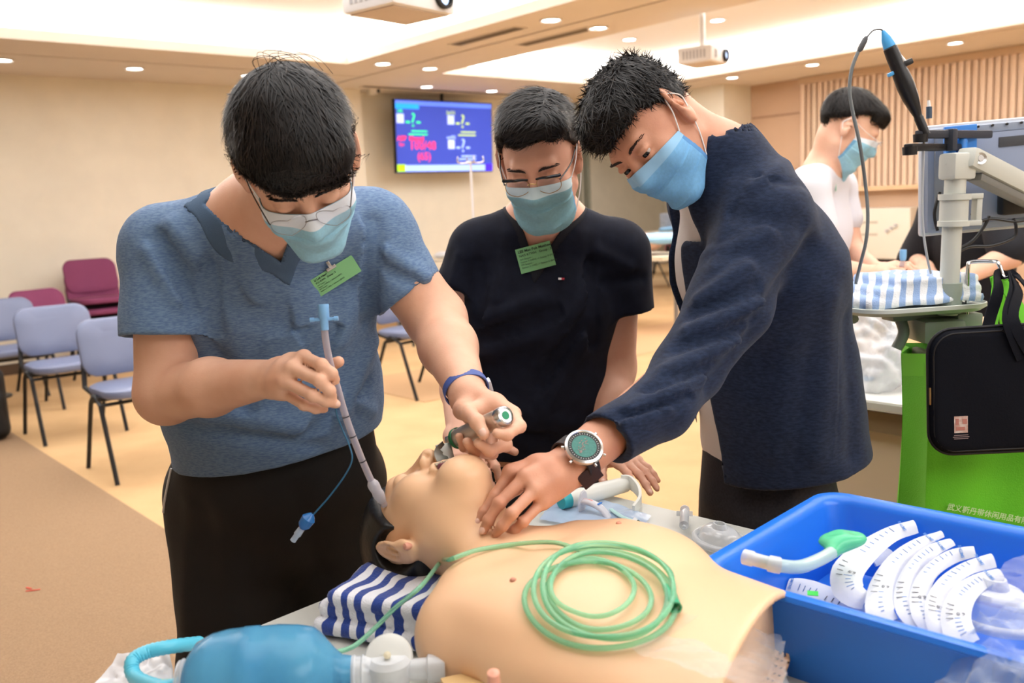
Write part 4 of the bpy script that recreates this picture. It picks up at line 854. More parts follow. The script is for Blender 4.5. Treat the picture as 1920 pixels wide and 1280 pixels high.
# wrist band on his left wrist
c0 = Lw*.92+Le*.08; ax = nrm(Lw-Le); Rb = frame(ax, (1, 0, .2))
wb = MB(); pts = [c0+Rb@np.array([.036*math.cos(a), .031*math.sin(a), .0]) for a in (2*math.pi*k/40 for k in range(40))]
rings = []
for k, p in enumerate(pts):
    n_ = nrm(p-c0); rings.append([p+ax*.008+n_*.0012, p+ax*.008-n_*.0008, p-ax*.008-n_*.0008, p-ax*.008+n_*.0012])
wb.loft(rings, close=True); wbo = wb.build('wristband', mat('blue silicone', (72, 92, 160), .5), pr)
MB().box(c0+Rb@np.array([.036, -.008, 0])+Rb[:, 0]*.003, (.006, .022, .014), Rb, .002).build('tracker_body', mat('pale grey plastic', (205, 208, 215), .3), wbo)
# name badge
def badge(parent, s, corners, lines, name='name_badge', clip=None):
    c = sum(hit(s, *p) for p in corners)/4; tl, tr_, br, bl = [D(p[0], p[1], 1) for p in corners]
    n = nhit(s, c); n = nrm(n*.5+np.array([0, -1, .15])*.5); pl = []
    for p in corners:
        d = ray(*p); o = np.array([0, 0, CAM_H]); t = ((c+n*.006-o)@n)/(d@n); pl.append(o+d*t)
    x = nrm(pl[1]-pl[0]+pl[2]-pl[3]); y = nrm(np.cross(n, x)); W_ = np.linalg.norm(pl[1]-pl[0]); Hh = np.linalg.norm(pl[3]-pl[0]); cc = sum(pl)/4; R = np.stack([x, y, n], 1)
    o = MB().box(cc, (W_, Hh, .0008), R).build(name, mat('green card', (124, 184, 128), .45), parent)
    yy = Hh*.36
    for t, sz, bold in lines:
        text('printed_line', t, Hh*sz, mat('printed ink', (38, 58, 44), .6), M4(R, cc+R@np.array([-W_*.44, yy, .0006])), o, 'LEFT', .0001, bold); yy -= Hh*sz*1.12
    if clip: 
        p = cc+R@np.array([-.0, Hh*.5, .003]); MB().box(p, (.018, .006, .004), R, .001).box(p+R@np.array([0, .006, .002]), (.006, .014, .002), R, .0008).build('clip', mat('steel', (180, 180, 182), .25, 1.), o)
    return o
badge(pr, shc, [(588, 523), (664, 473), (672, 513), (596, 558)], [('LI Lok Heng', .15, .0002), ('ICU KWH   Group : 3', .13, .0001), ('AM Session :', .10, 0), ('Station 3 (HFN) -> Station 8 (MIT)', .10, 0), ('PM Session :', .10, 0), ('Station 5 (VAE) -> Station 6 (BAG)', .10, 0)], clip=True)
# ------------------------------------------------------------ man in the dark V-neck T-shirt, standing behind the table corner
pr = wthing('person', 'man in a dark navy T-shirt and browline glasses, watching between the other two', 'person', D(1010, 900, 2.2)*np.array([1, 1, 0]))
H2 = head_frame(D(1012, 302, 1.95), (-.18, -.86, -.47), (.97, -.2, .07), 1.02)
nb, Rs, Ls = D(1022, 405, 2.10), D(900, 470, 2.13), D(1156, 472, 2.14); X2 = Ls-Rs
Re, Rw = D(862, 665, 2.12), D(862, 815, 1.90); Le, Lw = D(1152, 690, 2.16), D(1136, 846, 2.02)
hips, belly, chest, up1 = D(1012, 870, 2.2), D(1010, 740, 2.17), D(1012, 570, 2.13), D(1020, 465, 2.12)
L2h = auto_hand(Lw, D(1212, 900, 1.885)-D(1140, 862, 2.01), (0.25, -.25, 1), False, curl=(12, 14, 8), spread=1.1, thumb=(.75, .6, -.25), tcurl=.2)
R2h = auto_hand(Rw, D(895, 862, 1.80)-Rw, (-.2, -.3, 1), True, curl=(35, 45, 30))
b = Sdf(); head_ops(b, H2); L = lambda *p: H2[0]+H2[1]@np.array(p)
b.rc(L(0, -.02, -.05), nb, .062, .068, k=.03); b.rc(L(-.03, .04, -.10), L(.03, .04, -.10), .03, .03, k=.03)
b.ec(hips, belly, (.15, .11), (.15, .115), X2, k=.05).ec(belly, chest, (.15, .115), (.165, .11), X2, k=.05).ec(chest, up1, (.165, .11), (.12, .08), X2, k=.05)
b.rc(nb, Rs, .052, .052, k=.05).rc(nb, Ls, .052, .052, k=.05)
b.ch([Rs, Re], [.055, .046], k=.03).ch([Re, Re*.55+Rw*.45, Rw], [.046, .042, .028], k=.02)
b.ch([Ls, Le], [.057, .050], k=.03).ch([Le, Le*.6+Lw*.4, Lw], [.050, .046, .030], k=.02)
hand_ops(b, Lw, L2h, 1.); hand_ops(b, Rw, R2h, 1.)
k2 = (D(960, 920, 2.24), D(1065, 920, 2.24)); f2 = ((k2[0][0]-.02, 2.26, 0), (k2[1][0]+.03, 2.28, 0))
for k_, f_ in zip(k2, f2): f_ = np.array(f_); b.ch([k_, (k_+f_)/2, f_+[0, 0, .06]], [.08, .06, .04], k=.03)
body = sdf_obj('body', b, m_skin2, pr, h=.0048)
nails(body, L2h, (0, -.6, 1), (0, 1, 4), 1.)
sh = Sdf(); lo_ = D(1010, 862, 2.2)
sh.ec(lo_-[0, 0, .08], belly, (.155, .125), (.162, .13), X2, k=.04).ec(belly, chest, (.162, .13), (.175, .127), X2, k=.06).ec(chest, up1, (.175, .127), (.135, .095), X2, k=.06)
sh.rc(nb-[0, 0, .02], Rs, .058, .070, k=.05).rc(nb-[0, 0, .02], Ls, .058, .072, k=.05)
for a, e, r0, r1 in ((Rs, D(868, 548, 2.12), .072, .070), (Ls, D(1166, 582, 2.15), .076, .078)):
    d = nrm(e-a); sl = Sdf().rc(a, e+d*.03, r0, r1, k=.02); sl.half(e, d); sl.rc(e-d*.006, e+d*.1, r1-.012, r1-.011, k=.003, op='s'); lo, hi = sl.bounds(); sh.add(lambda P, sl=sl: sl(P, .05), lo, hi, k=.025)
sh.half(D(1010, 860, 2.1), (0, 0, -1), k=.006)
cut = Sdf().rc(nb+[0, .01, .12], nb+[0, 0, .005], .075, .078, k=.01)
vp = hit(sh, 1006, 500); vcut(cut, vp, nb+[0, 0, .03]-vp, nhit(sh, vp)*.4+np.array([0, -1, .2])*.6, 27, .034, .14)
shc = Sdf(); shc.ops = list(sh.ops); shell_sub(sh, cut)
m_sh2 = mat('navy black jersey', (15, 18, 32), .85, rgb2=(20, 24, 39), nscale=40, bump=.25, bscale=700, spec=.25)
F2 = fold_px(shc, [(905, 600, 1010, 560, .014, .007), (905, 630, 1050, 590, .014, -.006), (905, 665, 1060, 620, .012, .006), (1105, 540, 1030, 640, .018, .006), (1110, 580, 1010, 720, .016, -.006), (1095, 640, 1000, 800, .018, .006),
     (895, 500, 900, 600, .012, -.012), (1108, 500, 1112, 640, .012, -.012), (1120, 470, 1180, 500, .01, .005), (1130, 530, 1205, 520, .01, -.005), (950, 440, 935, 560, .014, .004), (1090, 440, 1080, 560, .014, .004), (860, 480, 850, 530, .01, .004), (930, 760, 1080, 800, .016, .005), (920, 790, 1060, 835, .014, -.005)])
shirt = sdf_obj('t_shirt', sh, m_sh2, pr, h=.0055, disp=lambda P, N: np.maximum(1.35*F2(P, N), -.007)+.0016*fnoise(P, 34, 2))
band_from(shc, cut, .018, mat('black rib', (16, 18, 28), .85), shirt)
p = hit(shc, 1052, 523); n_ = nhit(shc, p); R = frame(n_, (1, .1, -.05)); R = np.stack([R[:, 0], R[:, 1], R[:, 2]], 1)
ob = MB().box(p+n_*.003-R[:, 0]*.0035, (.007, .0045, .0012), R).build('embroidered_flag', m_white, shirt); ob['label'] = 'white half of small embroidered chest flag'
ob = MB().box(p+n_*.003+R[:, 0]*.0035, (.007, .0045, .0012), R).build('embroidered_flag', mat('flag red', (170, 40, 60), .7), shirt); ob['label'] = 'red half of small embroidered chest flag'
tr = Sdf(); tr.ec(D(1012, 930, 2.22), D(1012, 850, 2.2), (.165, .125), (.145, .115), X2, k=.05)
for k_, f_ in zip(k2, f2): f_ = np.array(f_); tr.ch([k_, (k_+f_)/2, f_+[0, 0, .05]], [.10, .085, .075], k=.04)
tr.half((0, 0, .03), (0, 0, -1)); Ft = fold_px(tr, [(930, 880, 1080, 900, .014, .006), (940, 910, 1000, 940, .014, -.006)])
sdf_obj('trousers', tr, mat('black trousers', (16, 17, 22), .8, bump=.2, bscale=400), pr, h=.009, disp=lambda P, N: Ft(P, N)+.003*fnoise(P, 16, 6))
shoes(pr, [(np.array(f2[0]), (-.1, -1, 0)), (np.array(f2[1]), (.1, -1, 0))], mat('black shoe', (22, 22, 24), .5))
def keep2(L_): x, y, z = L_[:, 0], L_[:, 1], L_[:, 2]; return z-np.where(y > .03, .078+.06*np.abs(x)/.07*0+.004*np.sin(x*90), np.where(np.abs(x) > .05, .03+(y-.0)*.7, -.0+(y-.02)*.9))
cap2 = hair_cap(H2, keep2, .012, extra=lambda s, L, R, q: (s.ell(L(.012, .045, .092), np.array([.066, .046, .036])*q, R, k=.03), s.ell(L(.0, -.02, .085), np.array([.07, .075, .052])*q, R, k=.03)))
hair(pr, H2, cap2, lambda L_: np.stack([.9-0*L_[:, 0]-1.6*(L_[:, 0] > .035), .25+.3*(L_[:, 1] > 0), -.35-(np.abs(L_[:, 0]) > .06)*1.], 1)*np.array([-1, 1, 1.]), n=6500, ln=.042, lift=.007, seed=5, noise=.003, jit=.3, lmod=lambda Q: np.where(np.abs(Q[:, 0]) > .055, .3, 1.), root=lambda Q: ~((np.abs(Q[:, 0]) > .042) & (Q[:, 2] < .085) & (Q[:, 1] > 0)))
m_brow = mat('soft brown hair', (52, 40, 36), .6)
for x in (-.032, .032): brow(pr, H2, b, x, m=m_brow, tilt=.4)
mask(pr, H2, b, [mat('mask teal blue', (136, 186, 200), .8, noise=.05, nscale=200, bump=.25, bscale=900), mat('mask pale strip', (200, 222, 228), .8), m_mask[2]], seed=3, band=.13, wide=60, top=22)
glasses(pr, H2, 'browline', y=.114, z=-.002, m=mat('black acetate', (14, 13, 14), .25))
badge(pr, shc, [(967, 468), (1032, 451), (1041, 496), (976, 514)], [('LEE Man Pok Matthew', .15, .0002), ('NAIS KTWH   Group : 3', .13, .0001), ('AM Session :', .10, 0), ('Station 3 (HFN) -> Station 8 (MIT)', .10, 0), ('PM Session :', .10, 0), ('Station 5 (VAE) -> Station 6 (BAG)', .10, 0)])
# ------------------------------------------------------------ man in the navy cardigan leaning in from the right
pr = wthing('person', 'man in a navy cardigan and steel watch leaning in from the right over the manikin', 'person', D(1440, 950, 1.9)*np.array([1, 1, 0]))
H3 = head_frame(D(1222, 246, 1.68), (-.42, -.60, -.68), (.42, -.78, .42), .99)
F3 = nrm(np.array([-.85, -.5, 0])); X3 = np.array([.5, -.86, 0.])
nb = D(1352, 305, 1.72); Ls, Rs = D(1430, 412, 1.64), D(1325, 372, 1.90)
Le, Lw = D(1292, 690, 1.47), D(1082, 862, 1.298); Re, Rw = D(1400, 560, 2.02), D(1440, 720, 2.02)
hips, waist, chest, up1 = D(1435, 880, 1.90), D(1440, 720, 1.85), D(1415, 500, 1.78), D(1378, 380, 1.75)
fi3 = [[D(957, 885, 1.262), D(928, 930, 1.247), D(907, 960, 1.237), D(895, 980, 1.232)], [D(985, 893, 1.237), D(936, 943, 1.214), D(916, 975, 1.210), D(906, 994, 1.210)],
       [D(1003, 918, 1.227), D(960, 962, 1.194), D(942, 986, 1.194), D(930, 1000, 1.200)], [D(1018, 940, 1.234), D(981, 978, 1.204), D(965, 993, 1.207), D(953, 1000, 1.212)],
       [D(1035, 880, 1.322), D(1000, 893, 1.322), D(968, 915, 1.312), D(945, 935, 1.302)]]
b = Sdf(); head_ops(b, H3, lids=False, es=1.32); L = lambda *p: H3[0]+H3[1]@np.array(p)
for x in (-1, 1):
    b.ell(L(x*.031, .0815, .0100), np.array([.0155, .0125, .0078])*H3[3], H3[2], k=.004); b.ell(L(x*.031, .0805, -.0055), np.array([.0145, .0115, .0062])*H3[3], H3[2], k=.004)
b.rc(L(0, -.03, -.04), nb-[.02, 0, -.0], .058, .064, k=.03); b.rc(L(0, -.055, -.02), nb, .045, .06, k=.03)
b.ec(hips, waist, (.15, .11), (.15, .11), X3, k=.05).ec(waist, chest, (.15, .11), (.165, .11), X3, k=.05).ec(chest, up1, (.165, .11), (.12, .08), X3, k=.05)
b.rc(nb, Rs, .052, .052, k=.05).rc(nb, Ls, .052, .052, k=.05)
b.ch([Rs, Re, Rw], [.052, .042, .027], k=.02); b.ch([Ls, Le, Lw], [.052, .042, .030], k=.02)
b.ec(Le*.25+Lw*.75, Lw, (.034, .028), (.031, .024), np.cross(Lw-Le, (.2, -.8, .5)), k=.01)
hand_ops(b, Lw*.85+fi3[1][0]*.15, fi3, 1.0, .93)
R3h = auto_hand(Rw, (-.3, -.2, -.6), (-.6, 0, .4), True, curl=(25, 30, 20)); hand_ops(b, Rw, R3h)
k3 = (D(1400, 960, 1.98), D(1470, 960, 1.84)); f3 = ((k3[0][0]+.05, 2.05, 0), (k3[1][0]+.10, 1.86, 0))
for k_, f_ in zip(k3, f3): f_ = np.array(f_); b.ch([k_, (k_+f_)/2, f_+[0, 0, .06]], [.08, .06, .04], k=.03)
body = sdf_obj('body', b, m_skin3, pr, h=.0042)
nails(body, fi3, (-.1, -.8, .6), (0, 1), 1.)
for x in (-.031, .031):
    e = Sdf().ell(L(x, .0775, .003), [.0122]*3, k=0); eo = sdf_obj('eyeball', e, mat('shaded eye white', (196, 184, 178), .2), body, h=.003, relax=0)
    g = L(x, .0775, .003); gd = H3[2]@nrm([.15, 1, -.35]); sdf_obj('iris', Sdf().ell(g+gd*.0105, [.0078, .0078, .003], frame(gd, (0, 0, 1)), k=0), m_iris, eo, h=.0015, relax=0)
# white T-shirt under the cardigan
ts = Sdf(); ts.ec(hips-[0, 0, -.05], waist, (.158, .118), (.156, .118), X3, k=.05).ec(waist, chest, (.156, .118), (.170, .118), X3, k=.05).ec(chest, up1, (.170, .118), (.125, .088), X3, k=.05).rc(up1+[0, 0, -.02], nb-[0.02, 0, .0], .08, .070, k=.03)
ts.half(nb+[-.01, 0, .005]+nrm([-.5, -.2, .5])*.0, nrm([-.45, 0, .9]), k=.004); sdf_obj('t_shirt', ts, mat('white cotton', (222, 216, 212), .85, bump=.2, bscale=400), pr, h=.008, disp=lambda P, N: .003*fnoise(P, 18, 8))
# cardigan
cd = Sdf(); bot = D(1478, 860, 1.86)
cd.ec(bot-[0, 0, .08], waist, (.185, .160), (.170, .135), X3, k=.04).ec(waist, chest, (.170, .135), (.180, .135), X3, k=.06).ec(chest, up1, (.180, .135), (.135, .102), X3, k=.06)
cd.rc(D(1540, 850, 1.82)-[0, 0, .02], D(1500, 560, 1.78), .075, .066, k=.08)
cd.rc(nb-[0, 0, .0], Ls, .070, .078, k=.05).rc(nb-[0, 0, .0], Rs, .066, .074, k=.05)
cd.rc(nb+[-.015, -.01, .012], nb-[.0, 0, .05], .078, .085, k=.03)                  # stand collar
cf = D(1138, 818, 1.325); dd = nrm(Lw-Le)
sl = Sdf().ch([Ls, D(1368, 570, 1.55), Le], [.084, .068, .056], k=.03).ch([Le, D(1240, 762, 1.39), cf+dd*.03], [.056, .049, .044], k=.02); sl.half(cf+dd*.004, dd+np.array([.12, 0, .0])); sl.rc(cf-dd*.004, cf+dd*.1, .034, .035, k=.004, op='s')
lo, hi = sl.bounds(); cd.add(lambda P: sl(P, .05), lo, hi, k=.03)
sr = Sdf().ch([Rs, Re, Rw*.85+Re*.15], [.076, .062, .05], k=.03); lo, hi = sr.bounds(); cd.add(lambda P: sr(P, .05), lo, hi, k=.03)
cd.half(D(1480, 880, 1.8), nrm([.18, .05, -1.]), k=.006)
inner = Sdf().ec(hips-[0, 0, .12], waist, (.170, .142), (.158, .122), X3, k=.04).ec(waist, chest, (.158, .122), (.171, .122), X3, k=.06).ec(chest, up1, (.171, .122), (.126, .090), X3, k=.05)
inner.rc(nb+[-.05, -.02, .12], nb, .068, .070, k=.03).rc(nb, up1, .07, .085, k=.03)
shell_sub(cd, inner)
fr = chest+F3*.14-X3*.105                                              # the open front
cdo = Sdf(); cdo.ops = list(cd.ops)
cd.box(fr+[0, 0, -.1], (.14, .052, .62), np.stack([F3, X3, [0, 0, 1.]], 1), k=.008, op='s')
cd.box(nb+F3*.09-X3*.06, (.07, .05, .14), np.stack([F3, X3, [0, 0, 1.]], 1), k=.02, op='s')
F3d = fold_px(cdo, [(1440, 440, 1320, 480, .012, .006), (1500, 420, 1380, 400, .014, -.005), (1400, 500, 1310, 560, .010, .009), (1420, 540, 1300, 590, .010, -.008), (1430, 570, 1290, 620, .010, .009), (1420, 600, 1270, 655, .010, -.007), (1390, 640, 1250, 690, .010, .007), (1350, 680, 1220, 730, .010, -.006),
     (1320, 710, 1180, 765, .010, .006), (1290, 740, 1150, 790, .009, -.005), (1250, 770, 1130, 800, .009, .005), (1520, 460, 1420, 600, .016, -.014), (1440, 590, 1330, 720, .014, -.010), (1590, 600, 1600, 850, .018, -.008), (1560, 560, 1530, 860, .018, .007), (1480, 650, 1450, 850, .02, .006), (1500, 290, 1410, 350, .010, .005), (1420, 330, 1510, 350, .008, -.004), (1370, 350, 1340, 500, .012, .004)])
m_card = mat('navy brushed knit', (22, 33, 56), .9, rgb2=(35, 48, 74), nscale=90, stretch=(1, 1, 3), bump=.5, bscale=600, sheen=.12, spec=.2)
card = sdf_obj('cardigan', cd, m_card, pr, h=.0052, disp=lambda P, N: F3d(P, N)+.0018*fnoise(P, 36, 9))
# trousers
tr = Sdf(); tr.ec(hips-[0, 0, .06], hips+[0, 0, .06], (.16, .125), (.15, .118), X3, k=.04)
for k_, f_ in zip(k3, f3): f_ = np.array(f_); tr.ch([k_-[0, 0, .02], (k_+f_)/2, f_+[0, 0, .05]], [.108, .082, .07], k=.04)
tr.half((0, 0, .03), (0, 0, -1)); Ft = fold_px(tr, [(1500, 900, 1480, 940, .012, .006), (1370, 860, 1400, 930, .012, -.006)])
sdf_obj('jeans', tr, mat('black denim', (30, 30, 36), .8, rgb2=(40, 40, 47), nscale=200, bump=.3, bscale=500), pr, h=.009, disp=lambda P, N: Ft(P, N)+.003*fnoise(P, 18, 7))
shoes(pr, [(np.array(f3[0]), (-1, -.4, 0)), (np.array(f3[1]), (-1, -.3, 0))], mat('black shoe', (22, 22, 24), .5))
# short hair with a spiky top and faded side
def keep3(L_): x, y, z = L_[:, 0], L_[:, 1], L_[:, 2]; return z-np.where(y > .035, .052+.01*np.abs(x)/.06+.004*np.sin(x*90), np.where(np.abs(x) > .045, .026+np.maximum(y-.0, 0)*.7+np.minimum(y+.0, 0)*.62, -.03+(y+.05)*.9))
cap3 = hair_cap(H3, keep3, .0065, extra=lambda s, L, R, q: (s.ell(L(0, .045, .082), np.array([.060, .052, .042])*q, R, k=.03), s.ell(L(0, -.02, .084), np.array([.066, .078, .050])*q, R, k=.03)))
hair(pr, H3, cap3, lambda L_: np.stack([.15*np.sign(L_[:, 0]), .55+0*L_[:, 0], np.where(np.abs(L_[:, 0]) > .058, -1.2, .1)], 1), n=8000, ln=.026, lift=.009, seed=8, noise=.002, jit=.4, lmod=lambda Q: np.where(Q[:, 2] > .09, 1.35, .5))
for x in (-.032, .032): brow(pr, H3, b, x, m=m_brow, z=.024)
mask(pr, H3, b, m_mask3, seed=5, band=.13, wide=66, puff=.010, top=22)
# watch
wc = Lw*.86+Le*.14+np.array([0, 0, 0]); ax = nrm(Lw-Le); n_ = nrm(np.array([-.05, -.80, .58])); n_ = nrm(n_-ax*(ax@n_)*.8); R = frame(n_, -ax)
wt = bpy.data.objects.new('wristwatch', None); COL.objects.link(wt); wt.parent = pr; wt.matrix_parent_inverse = Matrix.Translation(-Vector(pr.location))
ftop = hit(b, 1092, 846); wf = ftop+n_*.010
ctr = Lw+ax*((wf-Lw)@ax); rv = wf-ctr; rx = np.linalg.norm(rv)-.005; stp = MB(); rr = []; R2 = frame(ax, rv)

for k in range(36):
    a = 2*math.pi*k/36; p = ctr+R2@np.array([rx*math.cos(a), .0375*math.sin(a), 0]); q = nrm(p-ctr); rr.append([p+ax*.011+q*.002, p+ax*.011-q*.001, p-ax*.011-q*.001, p-ax*.011+q*.002])
stp.loft(rr, close=True); stp.build('strap', mat('dark rubber', (40, 32, 34), .6), wt)
tl = D(1106, 888, 1.265); MB().box(tl+np.array([0, 0, -.004]), (.004, .034, .024), frame(nrm([.1, 1, .25]), nrm([-.7, 0, .7])).T if False else frame((.55, .1, -.8), (.2, -1, 0)), .0015).build('strap_tail', mat('plum rubber', (44, 20, 26), .55), wt)
mb = MB(); mb.lathe([(.0, -.009), (.021, -.009), (.0265, -.006), (.0290, 0), (.0280, .0045), (.0245, .006), (.0235, .0048)], wf, n_, 40); mb.build('case', mat('brushed steel', (205, 205, 205), .25, 1.), wt)
mb = MB(); mb.lathe([(.0, .0042), (.0238, .0044), (.0238, .003)], wf, n_, 36); mb.build('chapter_ring', mat('black bezel', (16, 16, 18), .3), wt)
mb = MB(); mb.lathe([(.0, .0046), (.0182, .0048), (.0182, .004)], wf, n_, 36); mb.build('dial', mat('teal dial', (46, 112, 104), .3, rgb2=(60, 128, 118), nscale=300), wt)
mb = MB()
for k in range(36): a = 2*math.pi*k/36; mb.box(wf+R@np.array([.0208*math.cos(a), .0208*math.sin(a), .0048]), (.0024 if k % 3 == 0 else .0014, .0005, .0004), R@np.array([[math.cos(a), -math.sin(a), 0], [math.sin(a), math.cos(a), 0], [0, 0, 1]]))
mb.build('minute_marks', m_white, wt)
mb = MB(); rs = np.random.RandomState(4)
for k in range(26):
    a = rs.rand()*6.28; r_ = .013*rs.rand()**.5; q = wf+R@np.array([-.001+r_*math.cos(a)*.9, .002+r_*math.sin(a)*.55+r_*math.cos(a)*.3, .0050]); mb.box(q, (.0032*rs.rand()+.001, .0012, .0003), R)
mb.build('dial_print', mat('dial coral print', (150, 130, 126), .5), wt)
for dx, dy in ((.014, -.026), (-.007, -.0285), (.029, .004), (-.029, -.003), (-.021, .02)):
    MB().cyl(wf+R@np.array([dx, dy, -.001]), wf+R@(np.array([dx, dy, 0])*1.13+np.array([0, 0, -.001])), .0022, n=12).build('crown_button', mat('brushed steel', (205, 205, 205), .25, 1.), wt)
# ------------------------------------------------------------ two people at the far station
pr = wthing('person', 'man in a pale T-shirt and mask bent over the far station, facing right', 'person', D(1560, 600, 3.5)*np.array([1, 1, 0]))
H4 = head_frame(D(1592, 240, 3.3), (.72, -.22, -.55), (.2, .95, .1), 1.06)
nb, Ls, Rs = D(1545, 318, 3.38), D(1570, 350, 3.62), D(1515, 350, 3.22); X4 = Ls-Rs
Re, Rw = D(1555, 500, 3.20), D(1630, 512, 3.10); Le, Lw = D(1600, 470, 3.55), D(1640, 503, 3.25)
hips, chest, up1 = D(1500, 600, 3.45), D(1530, 430, 3.45), D(1540, 350, 3.42)
h4a = auto_hand(Rw, D(1690, 496, 3.0)-Rw, (0, -.6, 1), True, curl=(20, 35, 20)); h4b = auto_hand(Lw, D(1700, 500, 3.1)-Lw, (0, .2, 1), False, curl=(20, 35, 20))
b = Sdf(); head_ops(b, H4); L = lambda *p: H4[0]+H4[1]@np.array(p)
b.rc(L(0, -.03, -.05), nb, .055, .06, k=.03).ec(hips, chest, (.14, .10), (.15, .10), X4, k=.05).ec(chest, up1, (.15, .1), (.12, .08), X4, k=.05).rc(nb, Rs, .05, .05, k=.05).rc(nb, Ls, .05, .05, k=.05)
b.ch([Rs, Re, Rw], [.05, .04, .027], k=.02).ch([Ls, Le, Lw], [.05, .04, .027], k=.02); hand_ops(b, Rw, h4a); hand_ops(b, Lw, h4b)
f4 = (np.array([hips[0]-.05, 3.35, 0]), np.array([hips[0]+.05, 3.62, 0]))
for f_ in f4: b.ch([hips-[0, 0, .1], (hips+f_)/2, f_+[0, 0, .06]], [.09, .06, .04], k=.03)
sdf_obj('body', b, m_skin4, pr, h=.0075)
sh = Sdf().ec(hips-[0, 0, .06], chest, (.16, .125), (.17, .12), X4, k=.05).ec(chest, up1, (.17, .12), (.13, .095), X4, k=.05).rc(nb-[0, 0, .015], Rs, .058, .068, k=.04).rc(nb-[0, 0, .015], Ls, .058, .068, k=.04).rc(Rs, Rs*.5+Re*.5, .068, .066, k=.03).rc(Ls, Ls*.5+Le*.5, .068, .066, k=.03)
cut = Sdf().rc(nb+[.03, 0, .1], nb+[.0, 0, .01], .07, .068); shell_sub(sh, cut)
sdf_obj('t_shirt', sh, mat('pale grey white cotton', (226, 226, 236), .85), pr, h=.009, disp=lambda P, N: .004*fnoise(P, 16, 3))
tr = Sdf()
for f_ in f4: tr.ch([hips-[0, 0, .06], (hips+f_)/2, f_+[0, 0, .05]], [.13, .09, .07], k=.04)
sdf_obj('trousers', tr, mat('grey trousers', (70, 74, 86), .8), pr, h=.014)
shoes(pr, [(f4[0], (1, -.1, 0)), (f4[1], (1, 0, 0))], mat('black shoe', (22, 22, 24), .5))
def keep4(L_): x, y, z = L_[:, 0], L_[:, 1], L_[:, 2]; return z-np.where(y > .04, .055, np.where(np.abs(x) > .045, (.046+(y-.0)*.75), -.03+(y+.05)*.8))
cap4 = hair_cap(H4, keep4, .008, extra=lambda s, L, R, q: (s.ell(L(0, .05, .08), np.array([.055, .042, .032])*q, R, k=.03),))
hair(pr, H4, cap4, lambda L_: radial((0, -.07, .09))(L_), n=2500, ln=.06, lift=.004, seed=9, h=.007, seg=5, wd=.0018)
mask(pr, H4, b, m_mask, seed=6, band=.12)
glasses(pr, H4, 'rimless', y=.116, z=.0)
c = D(1565, 335, 3.33); MB().box(c, (.002, .07, .09), frame((0, 0, 1), (1, -.2, 0)), 0).build('name_badge', mat('pale green card', (170, 220, 195), .5), pr)
# person in black behind the monitor
D5 = lambda x, y, Y: D(x, y, Y*1.13)
pr = wthing('person', 'person in a black top with bare forearms, mostly hidden behind the monitor', 'person', D5(1830, 600, 2.95)*np.array([1, 1, 0]))
H5 = head_frame(D5(1842, 300, 2.95), (-.45, -.35, -.8), (.4, -.9, .1), 1.)
nb, Ls, Rs = D5(1830, 358, 3.0), D5(1880, 400, 2.88), D5(1760, 400, 3.15); X5 = Ls-Rs
Re, Rw = D5(1716, 488, 3.2), D5(1735, 500, 3.0); Le, Lw = D5(1893, 478, 2.8), D5(1802, 522, 2.78)
hips, chest = D5(1830, 640, 3.1), D5(1825, 460, 3.05)
b = Sdf(); head_ops(b, H5); L = lambda *p: H5[0]+H5[1]@np.array(p)
b.rc(L(0, -.03, -.05), nb, .055, .06, k=.03).ec(hips, chest, (.13, .09), (.15, .10), X5, k=.05).rc(chest, nb, .1, .06, k=.05).rc(nb, Rs, .05, .05, k=.05).rc(nb, Ls, .05, .05, k=.05)
b.ch([Rs, Re, Rw], [.045, .036, .026], k=.02).ch([Ls, Le, Lw], [.048, .044, .028], k=.02)
h5 = auto_hand(Lw, (-.8, -.1, -.35), (0, -.4, 1), False, curl=(30, 30, 20)); hand_ops(b, Lw, h5); h5b = auto_hand(Rw, (-.2, -.5, -.3), (0, -.2, 1), True, curl=(30, 30, 20)); hand_ops(b, Rw, h5b)
f5 = (np.array([hips[0]-.1, 3.1, 0]), np.array([hips[0]+.1, 3.05, 0]))
for f_ in f5: b.ch([hips-[0, 0, .1], (hips+f_)/2, f_+[0, 0, .06]], [.09, .06, .04], k=.03)
sdf_obj('body', b, m_skin4, pr, h=.008)
sh = Sdf().ec(hips-[0, 0, .1], chest, (.15, .12), (.17, .12), X5, k=.05).rc(chest, nb-[0, 0, .05], .12, .09, k=.05).rc(nb-[0, 0, .02], Rs, .06, .075, k=.04).rc(nb-[0, 0, .02], Ls, .06, .075, k=.04).ch([Rs, Re], [.075, .07], k=.03).ch([Ls, Ls*.15+Le*.85], [.078, .07], k=.03)
shell_sub(sh, Sdf().rc(nb+[-.02, 0, .1], nb+[.0, 0, .015], .066, .066)); sdf_obj('black_top', sh, mat('black cotton', (20, 22, 30), .8), pr, h=.01, disp=lambda P, N: .004*fnoise(P, 18, 2))
tr = Sdf()
for f_ in f5: tr.ch([hips-[0, 0, .06], (hips+f_)/2, f_+[0, 0, .05]], [.12, .09, .07], k=.04)
sdf_obj('trousers', tr, mat('black trousers', (16, 17, 22), .8), pr, h=.014)
shoes(pr, [(f5[0], (-1, -.4, 0)), (f5[1], (-1, -.3, 0))], mat('black shoe', (22, 22, 24), .5))
cap5 = hair_cap(H5, keep4, .014); hair(pr, H5, cap5, lambda L_: radial((0, -.07, .09))(L_), n=1200, ln=.05, seed=11, h=.008, seg=4, wd=.002)
